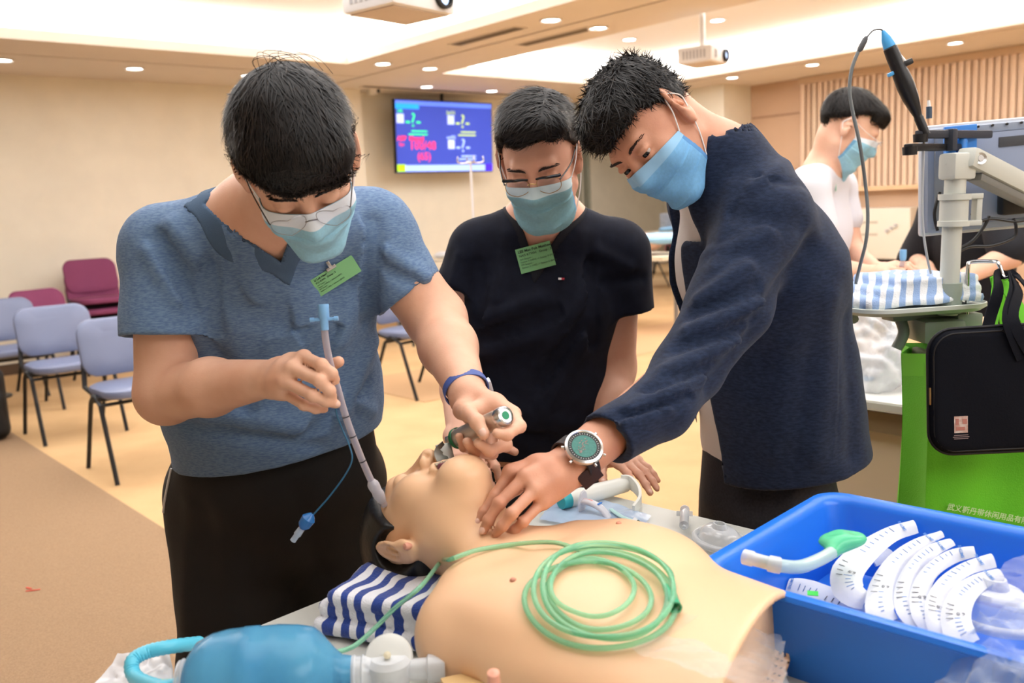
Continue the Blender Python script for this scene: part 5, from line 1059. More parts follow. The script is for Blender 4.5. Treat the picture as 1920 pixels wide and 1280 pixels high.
# ------------------------------------------------------------ blue tub with sterile packs
m_tub = mat('blue polypropylene', (38, 118, 226), .3, spec=.5)
TC, TA = (.455, 1.115), math.radians(-5)
def TU(x, y, z): c, s = math.cos(TA), math.sin(TA); return RM(TC[0]+c*x-s*y, TC[1]+s*x+c*y, TZ+z)
tb = wthing('storage_tub', 'bright blue plastic tub full of white sterile packs on the table', 'tub', TU(0, 0, 0)); L2, W2 = .255, .19
def ring(a, b_, z, r): return [TU(x, y, z) for x, y in rrect(2*a, 2*b_, r, 6)[::-1]]
mb = MB(); mb.loft([ring(L2-.035, W2-.035, .003, .03), ring(L2-.028, W2-.028, .0, .035), ring(L2-.02, W2-.02, .03, .035), ring(L2-.006, W2-.006, .108, .035), ring(L2-.006, W2-.006, .112, .035), ring(L2+.006, W2+.006, .114, .04), ring(L2+.012, W2+.012, .118, .04), ring(L2+.010, W2+.010, .124, .04), ring(L2, W2, .125, .038), ring(L2-.008, W2-.008, .122, .035), ring(L2-.012, W2-.012, .112, .033), ring(L2-.026, W2-.026, .012, .033), ring(L2-.034, W2-.034, .007, .028)], cap=True)
mb.build('tub_shell', m_tub, tb, ang=50)
m_pk = mat('white sterile paper', (222, 226, 233), .6, bump=.4, bscale=60); m_ink = mat('blue print', (96, 146, 214), .6); m_blk = mat('grey print', (70, 74, 84), .6)
def pack(label, cen, wds, z0, z1, seed, lines=True, lean=.02, group='curved sterile packs in the tub'):
    """a curved blister pack: centre line and half widths in measured points, rising from z0 to z1"""
    n = len(cen); C_ = [np.array(Zp(x, y, z0+(z1-z0)*i/(n-1))) for i, (x, y) in enumerate(cen)]; P = spline(C_, 5); m = len(P); w_ = np.interp(np.linspace(0, n-1, m), range(n), wds)*.66
    G = []; 
    for i, p in enumerate(P):
        t = nrm(P[min(i+1, m-1)]-P[max(i-1, 0)]); s_ = nrm(np.cross(t, nrm([-.25, -.55, .8]))); row = []
        for k in range(7):
            q = -1+k/3; row.append(p+s_*q*w_[i]+np.array([0, 0, 1.])*(.0045*(1-q*q)+.0015*math.sin(9*i/m+seed+q*2))+0)
        G.append(row)
    t = wthing('sterile_pack', label, 'package', C_[n//2], group=None); MB().grid(np.array(G), .0022).build('paper_pouch', m_pk, t)
    rs = np.random.RandomState(seed)
    def at(f, q, off=.0022):
        i = min(int(f*(m-1)), m-2); a, b_ = G[i][3], G[i+1][3]; tt = nrm(b_-a); s_ = nrm(np.array(G[i][5])-np.array(G[i][1])); nn = np.cross(s_, tt); nn = nn if nn[2] > 0 else -nn
        return np.array(G[i][3])+s_*q*w_[i]+nn*off, np.stack([tt, s_, nn], 1)
    if lines:
        p_, R = at(.12, .0); R2 = R if R[0, 0] > 0 else R; 
        x = R[:, 1]; y = np.cross(R[:, 2], x); text('printed_brand', 'SMITHS', .0055, m_ink, M4(np.stack([x, y, R[:, 2]], 1), p_+R[:, 2]*.0004), t, 'CENTER', .0001, .0001)
        mb = MB()
        for k in range(9):
            p_, R = at(.2+.03*k, .1); mb.box(p_+R[:, 2]*.0004, (.0009, w_[m//3]*(.35+.5*rs.rand()), .0003), R)
        mb.build('print_lines', m_ink, t); mb = MB()
        for k in range(12):
            p_, R = at(.56+.012*k, .45); mb.box(p_, (.0006+.0006*rs.rand(), .008, .0003), R)
        mb.build('barcode', m_blk, t); mb = MB()
        for k in range(7):
            p_, R = at(.70+.03*k, -.1); mb.box(p_+R[:, 2]*.0004, (.0008, w_[m//3]*(.3+.4*rs.rand()), .0003), R)
        mb.build('small_print', m_ink, t)
        if seed % 2: p_, R = at(.64, -.35); text('size_mark', '6.0', .008, m_blk, M4(np.stack([R[:, 1], np.cross(R[:, 2], R[:, 1]), R[:, 2]], 1), p_+R[:, 2]*.001), t, 'CENTER', .0001, .0001)
    return t
pack('white sterile pack lying flat at the bottom left of the tub pile', [(1478, 1100), (1520, 1110), (1580, 1130), (1640, 1150)], [.018, .026, .028, .02], .775, .78, 2)
pack('largest curved sterile pack, lying behind the green mask tube', [(1716, 988), (1672, 1002), (1628, 1032), (1590, 1072), (1592, 1108), (1622, 1128)], [.014, .020, .026, .030, .030, .016], .845, .80, 1)
pack('curved sterile pack second from the left, standing behind the first', [(1765, 1003), (1722, 1022), (1682, 1055), (1655, 1100), (1650, 1145), (1672, 1170)], [.008, .013, .018, .023, .026, .016], .845, .795, 3)
pack('curved sterile pack third from the left', [(1785, 1018), (1745, 1036), (1712, 1068), (1695, 1110), (1700, 1150), (1725, 1182)], [.009, .012, .014, .016, .017, .012], .845, .80, 4)
pack('curved sterile pack fourth from the left', [(1828, 1036), (1782, 1046), (1742, 1075), (1724, 1118), (1730, 1160), (1752, 1190)], [.010, .012, .014, .016, .017, .012], .85, .805, 5)
pack('curved sterile pack fifth from the left with a square tip', [(1862, 1052), (1815, 1066), (1775, 1095), (1756, 1138), (1764, 1180), (1790, 1208)], [.012, .014, .015, .018, .02, .014], .85, .81, 7)
pack('curved sterile pack nearest the clear mask at the right of the tub', [(1876, 1078), (1838, 1092), (1806, 1118), (1792, 1155), (1800, 1190), (1822, 1212)], [.013, .016, .019, .023, .025, .018], .855, .815, 9)
pack('plain white pack wedged under the others at the near right of the tub', [(1640, 1160), (1700, 1185), (1760, 1205), (1800, 1215)], [.014, .018, .02, .016], .785, .79, 12, True)
pack('small sterile pack peeping out behind the largest one', [(1690, 1012), (1660, 1035), (1630, 1055)], [.012, .016, .016], .80, .79, 13, False)
o = MB().box(Zp(1524, 1112, .805), (.014, .008, .001), frame((-.1, -.4, 1), (1, -.3, 0))).build('green_sticker', mat('lime sticker', (60, 214, 80), .5), None); tag(o, 'small lime green sticker on the packs at the tub left', 'sticker')
# laryngeal mask on the packs
lm = wthing('laryngeal_mask', 'clear and green laryngeal mask tube lying over the left tub rim', 'airway', Zp(1500, 1055, .85))
lp = spline([Zp(1428, 1052, .878), Zp(1462, 1060, .876), Zp(1500, 1062, .866), Zp(1538, 1048, .862), Zp(1568, 1030, .862)], 6)
MB().tube(lp, .0085, 16).build('airway_tube', film('clear aqua tube', (200, 226, 226), .45, .08, edge=.45), lm)
MB().lathe([(.0085, -.004), (.0085, .016), (.010, .018), (.010, .030), (.0085, .030), (.007, .0)], lp[2], nrm(lp[0]-lp[3]), 22).build('end_connector', m_clr, lm)
MB().tube(lp[3:7], .0105, 16).build('bite_sleeve', m_clr, lm)
gc = Zp(1580, 1012, .868); gm = mat('mint gel', (110, 224, 170), .15, trans=.25, ior=1.3)
sdf_obj('gel_cuff', Sdf().ell(gc, [.034, .02, .012], frame((0, 0, 1), (1, .15, 0)), k=.01).ell(gc+[0, 0, .012], [.024, .012, .008], frame((0, 0, 1), (1, .15, 0)), k=.006, op='s').rc(lp[-3], gc, .009, .012, k=.012), gm, lm, h=.004)
dome('clear_face_mask', 'clear domed face mask at the right end inside the tub', Zp(1862, 1160, .80), .042, .052, .04, .5)
sheet('plastic_wrapper', 'clear plastic wrapper over the right rim of the tub', 'wrapper', [Zp(1850, 1130, .87), Zp(1880, 1060, .88), Zp(1960, 1030, .89), Zp(1960, 1150, .88)], .012, m_wrap, 17)
# ------------------------------------------------------------ wall screen
def onu(px, py, u): d_ = ray(px, py); o = np.array([0, 0, CAM_H]); return o+d_*((u-o@UA)/(d_@UA))
def onv(px, py, v): d_ = ray(px, py); o = np.array([0, 0, CAM_H]); return o+d_*((v-o@VA)/(d_@VA))
TVu = 8.9; c = (onu(743, 186, TVu)+onu(924, 195, TVu)+onu(919, 319, TVu)+onu(743, 326, TVu))/4; Wt = np.linalg.norm(onu(743, 256, TVu)-onu(922, 257, TVu)); Ht = np.linalg.norm(onu(743, 186, TVu)-onu(743, 326, TVu))*.97
Rt = np.stack([VA, EZ, np.cross(VA, EZ)], 1); Rt = Rt@np.array(Matrix.Rotation(math.radians(3), 3, 'X'))
tv = wthing('wall_screen', 'wall-mounted flat screen showing blue monitor page with question marks and 100/48', 'screen', c)
MB().box(c-Rt[:, 2]*.025, (Wt+.02, Ht+.02, .05), Rt, .006).build('casing', mat('black plastic', (20, 20, 22), .5), tv)
def em(name, rgb, e=1.): return mat(name, rgb, .5, emit=e, spec=.2)
def scr(nm, x0, y0, x1, y1, m, z=.002): p = c+Rt@np.array([(x0+x1)/2*Wt, (y0+y1)/2*Ht, z]); return MB().box(p, (abs(x1-x0)*Wt, abs(y1-y0)*Ht, .001), Rt).build(nm, m, tv)
scr('display', -.5, -.5, .5, .5, em('screen blue', (58, 74, 176), .9), .0005)
scr('header_bar', -.5, .43, .5, .49, em('screen header', (96, 128, 236), 1.)); scr('tab', -.5, .38, -.27, .45, em('screen cyan', (40, 160, 250), 1.), .003)
scr('footer_bar', -.42, -.49, .42, -.40, em('screen pale', (160, 190, 255), 1.)); scr('footer_green', -.5, -.49, -.42, -.39, em('screen lime', (170, 220, 30), 1.), .003); scr('footer_violet', .42, -.49, .5, -.39, em('screen violet', (70, 40, 250), 1.), .003)
mp = em('screen white', (190, 205, 255), 1.)
for x, y, col, nm in ((-.33, .22, (60, 235, 150), 'green'), (.18, .22, (190, 215, 120), 'olive'), (.18, -.13, (170, 200, 255), 'ice')):
    m = em('screen '+nm, col, 1.); scr('value_box', x-.16, y-.04, x-.09, y+.09, mp)
    text('value_text', '-?-', Ht*.28, m, M4(Rt, c+Rt@np.array([x*Wt, y*Ht, .003])), tv, bold=.001)
    for k in range(2): scr('caption_line', x-.02-.03*k, y-.155-.045*k, x+.14, y-.135-.045*k, m)
    text('value_label', {'green': 'HR', 'olive': 'SpO2', 'ice': 'awRR'}[nm], Ht*.07, m, M4(Rt, c+Rt@np.array([(x-.125)*Wt, (y+.125)*Ht, .003])), tv, bold=.001)
m = em('screen red', (250, 60, 110), 1.)
text('value_text', 'ABP  Manual', Ht*.09, m, M4(Rt, c+Rt@np.array([-.36*Wt, -.03*Ht, .003])), tv, bold=.003); text('value_text', 'Sys', Ht*.07, m, M4(Rt, c+Rt@np.array([-.45*Wt, -.11*Ht, .003])), tv, bold=.001)
text('value_text', '100/48', Ht*.17, m, M4(Rt, c+Rt@np.array([-.24*Wt, -.13*Ht, .003])), tv, bold=.0015); text('value_text', '(65)', Ht*.15, m, M4(Rt, c+Rt@np.array([-.23*Wt, -.28*Ht, .003])), tv, bold=.0015)
MB().box(c-Rt[:, 2]*.2, (.3, .3, .34), Rt).build('wall_bracket', mat('black plastic', (20, 20, 22), .5), tv); MB().tube([c+EZ*(Ht/2)-Rt[:, 2]*.04, c+np.array([.1, 0, Ht/2+.17])-Rt[:, 2]*.2], .02, 8).build('cable', mat('black plastic', (20, 20, 22), .5), tv)
# security camera on the column
p = onu(697, 165, U1-.30); t = wthing('security_camera', 'small white security camera high on the column edge left of the wall screen', 'camera', p); MB().box(p, (.10, .09, .15), RR, .02).build('housing', m_rim, t); MB().box(p+[.0, 0, .1], (.20, .12, .03), RR, .01).build('mount_plate', m_rim, t); MB().cyl(p+VA*.05-UA*.03-EZ*.03, p+VA*.07-UA*.05-EZ*.035, .022).build('lens', mat('black plastic', (20, 20, 22), .5), t)
# projectors
def projector(label, c, w_, dpt, h, yaw, rod):
    R = np.array(Matrix.Rotation(yaw, 3, 'Z')); t = wthing('projector', label, 'projector', c)
    mw = mat('projector white', (238, 236, 236), .4); MB().box(c, (w_, dpt, h), R, .02).build('housing', mw, t); MB().box(c-EZ*(h/2+.002), (w_*.86, dpt*.84, .004), R).build('base_plate', mat('projector base', (205, 190, 176), .6), t)
    f = c+R@np.array([w_*.28, -dpt/2, .0]); MB().lathe([(h*.30, -.0), (h*.40, .0), (h*.40, .02), (h*.30, .022)], f, R@np.array([0, -1, 0]), 24).build('lens_ring', mat('black plastic', (20, 20, 22), .5), t)
    MB().lathe([(0, .008), (h*.29, .004)], f, R@np.array([0, -1, 0]), 24).build('lens', em('projector lens glow', (190, 215, 255), 1.5), t)
    for k in range(7): MB().box(c+R@np.array([-w_/2-.001, -dpt*.3+dpt*.1*k, 0]), (.004, dpt*.05, h*.5), R).build('grille_slot', mat('grille grey', (190, 188, 190), .6), t)
    for k in range(4): MB().box(c+R@np.array([-w_*.32+w_*.045*k, -dpt/2-.001, 0]), (w_*.02, .004, h*.5), R).build('front_slot', mat('grille grey', (190, 188, 190), .6), t)
    MB().tube([c+EZ*h/2, c*[1, 1, 0]+EZ*rod], .022, 12).build('ceiling_rod', mw, t)
projector('white ceiling projector nearest the camera, cut by the top edge of the photo', D(748, -2, 4.0), .38, .30, .13, math.radians(52), 3.0)
projector('smaller-looking far white projector hanging above the right man', D(1318, 106, 7.2), .33, .28, .12, math.radians(54), 3.0)
# ------------------------------------------------------------ chairs
m_vin = mat('blue grey vinyl', (114, 123, 152), .42, bump=.1, bscale=200); m_blk2 = mat('black chair frame', (26, 27, 30), .45); m_shell = mat('black back shell', (30, 28, 30), .6)
def cushion(w_, h, th, bend=.0, n=14, m=5):
    """rounded slab in x-z, thickness y, bowed"""
    mb = MB(); o = rrect(w_, h, min(w_, h)*.28, 6)
    rings = [[(x*s, y_+bend*(1-(2*x/w_)**2)-bend, z*s) for x, z in o] for s, y_ in ((.55, -th*.5), (.9, -th*.48), (.98, -th*.3), (1, 0), (.98, th*.3), (.9, th*.48), (.55, th*.5))]
    return mb.loft([r for r in rings])
def make_chair(label, fab, name='padded_chair', shell=False, oval=False, group=None):
    t = thing(name, label, 'chair', group=group)
    s = cushion(.47, .43, .055); s.v = [(x, z, y+.455) for x, y, z in s.v]; s.build('seat', fab, t)
    b_ = cushion(.47 if not oval else .44, .31 if not oval else .30, .045, .03); b_.v = [(x, y+.245+.12*(z)/.4, z+.665) for x, y, z in b_.v]; b_.build('backrest', fab, t)
    if shell: s2 = cushion(.46, .20, .03, .03); s2.v = [(x, y+.235, z+.56) for x, y, z in s2.v]; s2.build('back_shell', m_shell, t)
    for sx in (-1, 1):
        x = sx*.245
        MB().tube([(x, -.02, .44), (x, -.10, .40), (x, -.235, .0)], .0125, 8).build('leg', m_blk2, t); MB().tube([(x, .0, .44), (x, .06, .40), (x, .25, .0)], .0125, 8).build('leg', m_blk2, t)
        MB().tube([(x*.9, .06, .43), (x*.93, .20, .46), (x*.85, .245, .60)], .014, 8).build('back_support', m_blk2, t)
        MB().box((x*.96, -.02, .432), (.03, .12, .018)).build('side_clamp', m_blk2, t)
    MB().tube([(-.24, .06, .40), (.24, .06, .40)], .010, 8).build('cross_rail', m_blk2, t); MB().tube([(-.24, -.10, .40), (.24, -.10, .40)], .010, 8).build('cross_rail', m_blk2, t)
    return t
FR = YAW+math.pi/2+math.pi                                               # chairs face -u
def face(ang=0.): return math.atan2(UA[1], UA[0])-math.pi/2+ang
ch0 = make_chair('blue-grey padded chair nearest the man in blue, front of the left row', m_vin)
ch0.location = RM(5.02, 1.66); ch0.rotation_euler = (0, 0, face())
GR = 'blue-grey padded chairs'; ch0['group'] = GR
for u_, v_, a, lb in ((6.25, 1.63, 0, 'second blue-grey padded chair of the left row, beside the black backpack'), (7.35, 1.55, 0, 'third blue-grey padded chair of the left row, cut by the left edge'),
                (7.2, 2.75, .05, 'blue-grey padded chair behind the row, beside the stacked maroon chairs'), (5.45, 3.80, .15, 'blue-grey padded chair seen between the blue shirt and the bare forearm'), (7.6, 4.9, -.3, 'blue-grey padded chair furthest back, beside the dark sleeve of the middle man')):
    copy_tree(ch0, RM(u_, v_), face(a), lb, GR)
m_mar = mat('maroon fabric', (128, 60, 96), .85, bump=.3, bscale=300); m_pink = mat('faded rose fabric', (206, 120, 134), .85, bump=.3, bscale=300)
mc = make_chair('maroon fabric chair on top of the stack by the left wall', m_mar, 'stacking_chair', True); GM = 'maroon stacking chairs by the wall'; mc['group'] = GM
bx = RM(8.72, 2.62); mc.location = bx+np.array([0, 0, .20]); mc.rotation_euler = (0, 0, face())
for k, lb in ((1, 'maroon fabric chair in the middle of the stack by the left wall'), (0, 'maroon fabric chair at the bottom of the stack by the left wall')):
    copy_tree(mc, bx+np.array([0, 0, .10*k])-UA*.0, face(), lb, GM)
copy_tree(mc, RM(8.1, 2.05, .0), face(.25), 'low maroon chair in front of the stack, left of it', GM)
pc = make_chair('rose pink fabric chair half hidden by the blue shirt sleeve', m_pink, 'stacking_chair', True); pc.location = RM(8.75, 3.55, .10); pc.rotation_euler = (0, 0, face())
yc = make_chair('mustard yellow chair back at the left edge', mat('mustard fabric', (214, 150, 40), .8), 'stacking_chair', True); yc.location = RM(8.55, 1.15); yc.rotation_euler = (0, 0, face(.2))
fc = make_chair('rose pink oval-backed chair by the far table, behind the right man', m_pink, 'stacking_chair', True, True); fc.location = Zp(1238, 535, 0)+np.array([0, .1, 0]); fc.rotation_euler = (0, 0, face(math.radians(200)))
# cup on a small tablet, backpack
p = RM(8.15, 1.52, .0); t = wthing('side_table', 'small black side table holding the paper cup at the left', 'table', p); MB().box(p+EZ*.66, (.34, .3, .02), RR, .005).build('table_top', m_blk2, t); MB().tube([p+EZ*.65, p+EZ*.02], .02, 10).build('post', m_blk2, t); MB().lathe([(0, .0), (.16, .0), (.16, .012), (.02, .03)], p, n=24).build('foot', m_blk2, t)
t = wthing('paper_cup', 'white paper cup with a printed band on the small black table', 'cup', p+EZ*.67); MB().lathe([(0, 0), (.032, 0), (.045, .115), (.048, .118), (.048, .122), (.044, .122), (.03, .01)], p+EZ*.67, n=24).build('cup_wall', m_rim, t); MB().lathe([(.0355, .03), (.0425, .085), (.0432, .085), (.0362, .03)], p+EZ*.67, n=24).build('printed_band', mat('pale green print', (190, 205, 185), .6, rgb2=(215, 190, 185), nscale=40), t)
p = RM(6.55, 1.18); s = Sdf().box(p+EZ*.24, [.15, .12, .235], RR, r=.07, k=.01).box(p+EZ*.17-UA*.12, [.05, .10, .14], RR, r=.04, k=.02)
t = wthing('backpack', 'black backpack standing on the floor at the left edge', 'bag', p); sdf_obj('bag_body', s, mat('black nylon', (20, 20, 22), .6, bump=.3, bscale=300), t, h=.015, disp=lambda P, N: .006*fnoise(P, 14, 3)); MB().tube(spline([p+EZ*.45-VA*.04, p+EZ*.52, p+EZ*.45+VA*.04], 5), .009, 8).build('top_handle', mat('black nylon', (20, 20, 22), .6), t)
o = MB().box(Zp(62, 1106, .006), (.05, .008, .001), np.array(Matrix.Rotation(.2, 3, 'Z'))).box(Zp(54, 1102, .006), (.03, .008, .001), np.array(Matrix.Rotation(-.5, 3, 'Z'))).build('floor_mark', mat('red tape', (206, 72, 50), .6), None); tag(o, 'small red tape tick stuck on the brown carpet', 'tape')
# ------------------------------------------------------------ tables at the back, drip stand
table('white table below the wall screen with papers and a bottle, far back', 8.0, 8.6, 5.6, 7.2, 0, .02, z=.78, top=mat('cream laminate', (226, 214, 190), .5))
t = wthing('water_bottle', 'clear bottle with a purple label on the back table under the screen', 'bottle', RM(8.25, 5.85, .78)); MB().lathe([(0, 0), (.034, .0), (.036, .1), (.030, .17), (.013, .2), (.013, .23)], RM(8.25, 5.85, .78), n=20).build('bottle_shell', film('bottle plastic', (225, 232, 240), .4, .1), t); MB().lathe([(.0365, .05), (.0365, .12)], RM(8.25, 5.85, .78), n=20).build('label_band', mat('violet label', (150, 110, 170), .5), t)
MB().lathe([(.0145, .215), (.0145, .235), (0, .236)], RM(8.25, 5.85, .78), n=16).build('cap', m_rim, t)
mk_bl = mat('pale blue pad', (150, 196, 232), .7); rs = np.random.RandomState(3)
def clutter(mb_name, label, cat, P, size, m, seed, th=.02): return tag(sdf_obj(mb_name, Sdf().ell(np.array(P)+[0, 0, th*.5], [size, size*.7, th], k=0).half(P, (0, 0, -1)), m, None, h=max(.008, size/14), disp=lambda Q, N: th*.5*fnoise(Q, 3/size, seed)), label, cat)
clutter('plastic_packet', 'white plastic packet on the back table beside the bottle', 'package', RM(8.2, 6.2, .78), .14, mat('soft white plastic', (228, 230, 236), .4), 1, .04); clutter('blue_pad', 'pale blue pad on the back table under the screen', 'pad', RM(8.25, 6.75, .78), .16, mk_bl, 2, .03)
p = D(903, 700, 6.2)*[1, 1, 0]; t = wthing('drip_stand', 'thin chrome drip stand with hooks in front of the wall screen', 'stand', p); m_ch = mat('chrome', (214, 216, 220), .15, 1.)
zt = D(899, 302, 6.2)[2]; MB().tube([p+EZ*.08, p+EZ*1.12], .013, 10).build('lower_pole', m_ch, t); MB().tube([p+EZ*1.1, p+EZ*zt], .0085, 10).build('upper_pole', mat('pale pole', (222, 222, 226), .4), t); MB().cyl(p+EZ*1.07, p+EZ*1.16, .022).build('clamp_collar', m_blk2, t)
for k in range(4): a = k*math.pi/2+.3; e = np.array([math.cos(a), math.sin(a), 0]); MB().tube(spline([p+EZ*zt, p+EZ*(zt-.01)+e*.05, p+EZ*(zt+.0)+e*.09, p+EZ*(zt+.035)+e*.085], 4), .005, 6).build('hook', m_ch, t)
for k in range(5): a = k*2*math.pi/5; e = np.array([math.cos(a), math.sin(a), 0]); MB().tube([p+EZ*.09, p+EZ*.06+e*.28], .012, 8).build('foot', m_ch, t)
# annex beyond the column: table, pads, boxes, doorway post
at_ = Zp(1300, 512, 0); at_[2] = 0
def AX(a, b_, z=0.): return at_+VA*a+UA*b_+EZ*z
t = wthing('side_table', 'pale table on castors far behind the right man', 'table', at_); MB().box(AX(.45, .3, .73), (.8, 1.9, .035), RR, .004).build('table_top', mat('cream laminate', (226, 214, 190), .5), t)
for a in (-.35, 1.2):
    for b_ in (0, .6): MB().box(AX(a, b_, .38), (.05, .05, .66), RR).build('leg', m_leg, t); MB().lathe([(0, -.02), (.03, -.02), (.03, .02), (0, .02)], AX(a, b_, .03), VA, 14).build('castor', m_blk2, t)
MB().box(AX(.42, .55, .42), (.02, 1.5, .5), RR).build('front_panel', mat('grey front panel', (206, 200, 190), .6), t)
clutter('blue_pad', 'pale blue pad on the castor table behind the right man', 'pad', AX(-.25, .3, .75), .2, mk_bl, 5, .05)
o = MB().box(AX(.55, .35, .95), (.3, .4, .4), RR, .01).build('carton', m_rim, None); tag(o, 'white carton standing on the far castor table', 'box')
o = MB().box(AX(.05, .5, .90), (.25, .35, .30), RR, .01).build('carton', mat('grey striped carton', (196, 200, 210), .6, rgb2=(160, 166, 180), nscale=30), None); tag(o, 'grey printed carton behind the blue pad on the far table', 'box')
hm = Zp(1215, 470, .8); t = wthing('manikin', 'distant pale manikin under a blue pad beside the rose pink chair', 'manikin', hm*[1, 1, 0]); s = Sdf().ell(hm+[-.25, .3, .18], [.12, .14, .12], k=.03).ell(hm+[-.05, .1, .08], [.22, .3, .10], k=.05); sdf_obj('body_shell', s, m_skin4, t, h=.025); sdf_obj('blue_cover', Sdf().ell(hm+[.12, -.0, .12], [.30, .28, .06], k=0), mk_bl, t, h=.025)
MB().box(hm+[0, .1, -.06], (1.0, .7, .04), RR).build('support_board', mat('cream laminate', (226, 214, 190), .5), t)
for k in (-1, 1): MB().tube([hm+[.3*k, .1, -.08], hm*[1, 1, 0]+np.array([.3*k, .1, 0])], .025, 8).build('leg', m_leg, t)
# wall convector under the blinds
vv = V1-.28; q0, q1 = onv(1560, 391, vv), onv(1707, 389, vv); zt, zb_ = 1.10, .52; ua, ub = q0@UA, q1@UA
t = wthing('wall_convector', 'cream metal convector cabinet with a slotted grille under the blinds', 'heater', RM((ua+ub)/2, vv, zb_)); m_cv = mat('cream enamel', (226, 220, 206), .5)
MB().box(RM((ua+ub)/2, vv+.14, (zt+zb_)/2), (ua-ub, .28, zt-zb_), RR, .01).build('casing', m_cv, t); MB().box(RM((ua+ub)/2, vv+.14, zb_/2), (ua-ub-.1, .2, zb_), RR).build('gap_shade', m_dark, t)  # dark box painted in for the shaded gap under the casing
for k in range(2): MB().box(RM((ua+ub)/2+.15, vv-.002, zt-.16-.14*k), (ua-ub-.45, .006, .025), RR).build('grille_slot', mat('slot shade', (190, 182, 166), .7), t)
for k in range(3): MB().cyl(RM(ub+.16+.05*k, vv-.004, zt-.2-.03*k), RM(ub+.16+.05*k, vv-.03, zt-.2-.03*k), .018, n=12).build('control_knob', mat('grille grey', (190, 188, 190), .6), t)
# ------------------------------------------------------------ second station table to the right with a front panel
t2 = table('white-topped station table behind the green tote bag, with a beige front panel', -.6, 1.68, 2.42, 3.12, 0, .03, top=mat('white laminate', (222, 222, 216), .4))
MB().box(RM(.52, 2.50, .36), (2.05, .02, .56), RR).build('front_panel', mat('beige panel', (176, 162, 140), .6), t2); MB().box(RM(.52, 2.47, .67), (2.05, .03, .06), RR).build('shelf_rail', mat('brown shelf board', (110, 92, 66), .6), t2)  # beige front panel and a brown shelf strip
pb = Zp(1645, 690, .80); s = Sdf().ell(pb+[0, .1, .05], [.10, .12, .13], k=.04).ell(pb+[.0, -.02, -.0], [.085, .09, .08], k=.04).ell(pb+[-.03, .25, .1], [.1, .1, .1], k=.04)
tag(sdf_obj('plastic_bag', s, film('cloudy bag', (214, 216, 220), .5, .2, edge=.35), None, h=.011, disp=lambda P, N: .022*fnoise(P, 42, 2)+.012*fnoise(P, 90, 6)), 'crumpled clear plastic bag on the station table by the cardigan', 'bag')
p = Zp(1704, 700, .74)+np.array([0, .12, 0]); t = wthing('spray_bottle', 'white plastic bottle with a tapered cap behind the green tote', 'bottle', p); MB().lathe([(0, 0), (.026, .0), (.027, .01), (.027, .10), (.024, .112), (.016, .118), (.016, .13)], p, n=22).build('bottle_body', m_rim, t); MB().lathe([(.0175, .125), (.0165, .145), (.011, .150), (.009, .168), (0, .169)], p, n=20).build('cap', mat('white plastic cap', (244, 244, 240), .4), t)
clutter('blue_pad', 'thin pale blue film scrap on the station table by the cardigan', 'pad', Zp(1612, 712, .74), .05, mk_bl, 7, .006)
o = MB().box(Zp(1682, 870, .34)+np.array([0, .0, 0]), (.16, .004, .34), frame((0, 0, 1), VA), 0).build('leaning_board', mat('pale board', (206, 192, 170), .6), None); tag(o, 'pale board leaning beside the green tote at the panel', 'board')
# second manikin under the far people's hands
mc2 = RM(.95, 2.78, TZ+.08); t = wthing('manikin', 'pale manikin lying on the station table under the far men\'s hands', 'manikin', mc2-[0, 0, .08]); s = Sdf().ec(mc2-UA*.1, mc2-UA*.45, (.17, .08), (.15, .08), VA, k=.04).ell(mc2+UA*.16+EZ*.03, [.1, .1, .1], k=.03).rc(mc2+UA*.08, mc2-UA*.02, .05, .06, k=.03); s.half(mc2-[0, 0, .079], (0, 0, -1)); sdf_obj('torso_shell', s, m_rub, t, h=.012)
t = wthing('breathing_tube', 'pale blue tube connector held up by the far man in white', 'tube', D(1693, 480, 3.0)); MB().tube([D(1690, 500, 3.0), D(1693, 488, 3.0)], .008, 10).build('tube_shaft', m_pvc, t); MB().lathe([(.009, 0), (.011, .012), (.011, .035), (.008, .036)], D(1693, 488, 3.0), (0, 0, 1), 14).build('connector', m_bluep, t)
# ------------------------------------------------------------ video cart with monitor, scope, tray
CY = 1.92
m_cart = mat('warm grey enamel', (198, 200, 192), .4); m_cart2 = mat('grey green enamel', (150, 160, 150), .45); m_mon = mat('monitor grey blue', (128, 138, 156), .45); m_bk = mat('black moulding', (22, 23, 26), .4); m_bl2 = mat('bright blue plastic', (52, 132, 220), .35)
cb = D(1778, 640, CY)*[1, 1, 0]; ct = wthing('video_cart', 'grey video cart with pole, jointed arm and grey-blue monitor seen from behind', 'cart', cb)
Rv = np.stack([np.array([1., 0, 0]), np.array([0, 1., 0]), EZ], 1); P = lambda x, y, dy=0.: D(x, y, CY+dy)
MB().tube([P(1777, 590), P(1789, 350)], .0195, 24).build('pole', m_cart, ct)
MB().lathe([(0, 0), (.021, 0), (.024, .003), (.024, .065), (0, .068)], P(1780, 587), (0, 0, 1), 24).build('pole_socket', m_cart2, ct)
mb = MB(); a = P(1787, 424); ax = nrm(P(1789, 350)-P(1777, 590)); mb.lathe([(.0, .0), (.031, 0), (.031, .011), (.028, .012), (.028, .054), (.032, .055), (.032, .067), (0, .068)], a, ax, 28); mb.build('clamp_sleeve', m_cart, ct)
mb = MB()
for h in (.0055, .061): mb.box(a+ax*h+[.034, 0, 0], (.04, .03, .011), np.stack([[1, 0, 0], [0, 1, 0], ax], 1), .002)
mb.box(a+ax*.033+[.048, 0, 0], (.012, .024, .05), np.stack([[1, 0, 0], [0, 1, 0], ax], 1), .002); mb.build('cable_bracket', m_cart, ct)
MB().lathe([(0, .0), (.021, 0), (.021, .03), (.024, .031), (.026, .062), (0, .064)], a+ax*.068, ax, 28).build('swivel_neck', m_cart, ct)
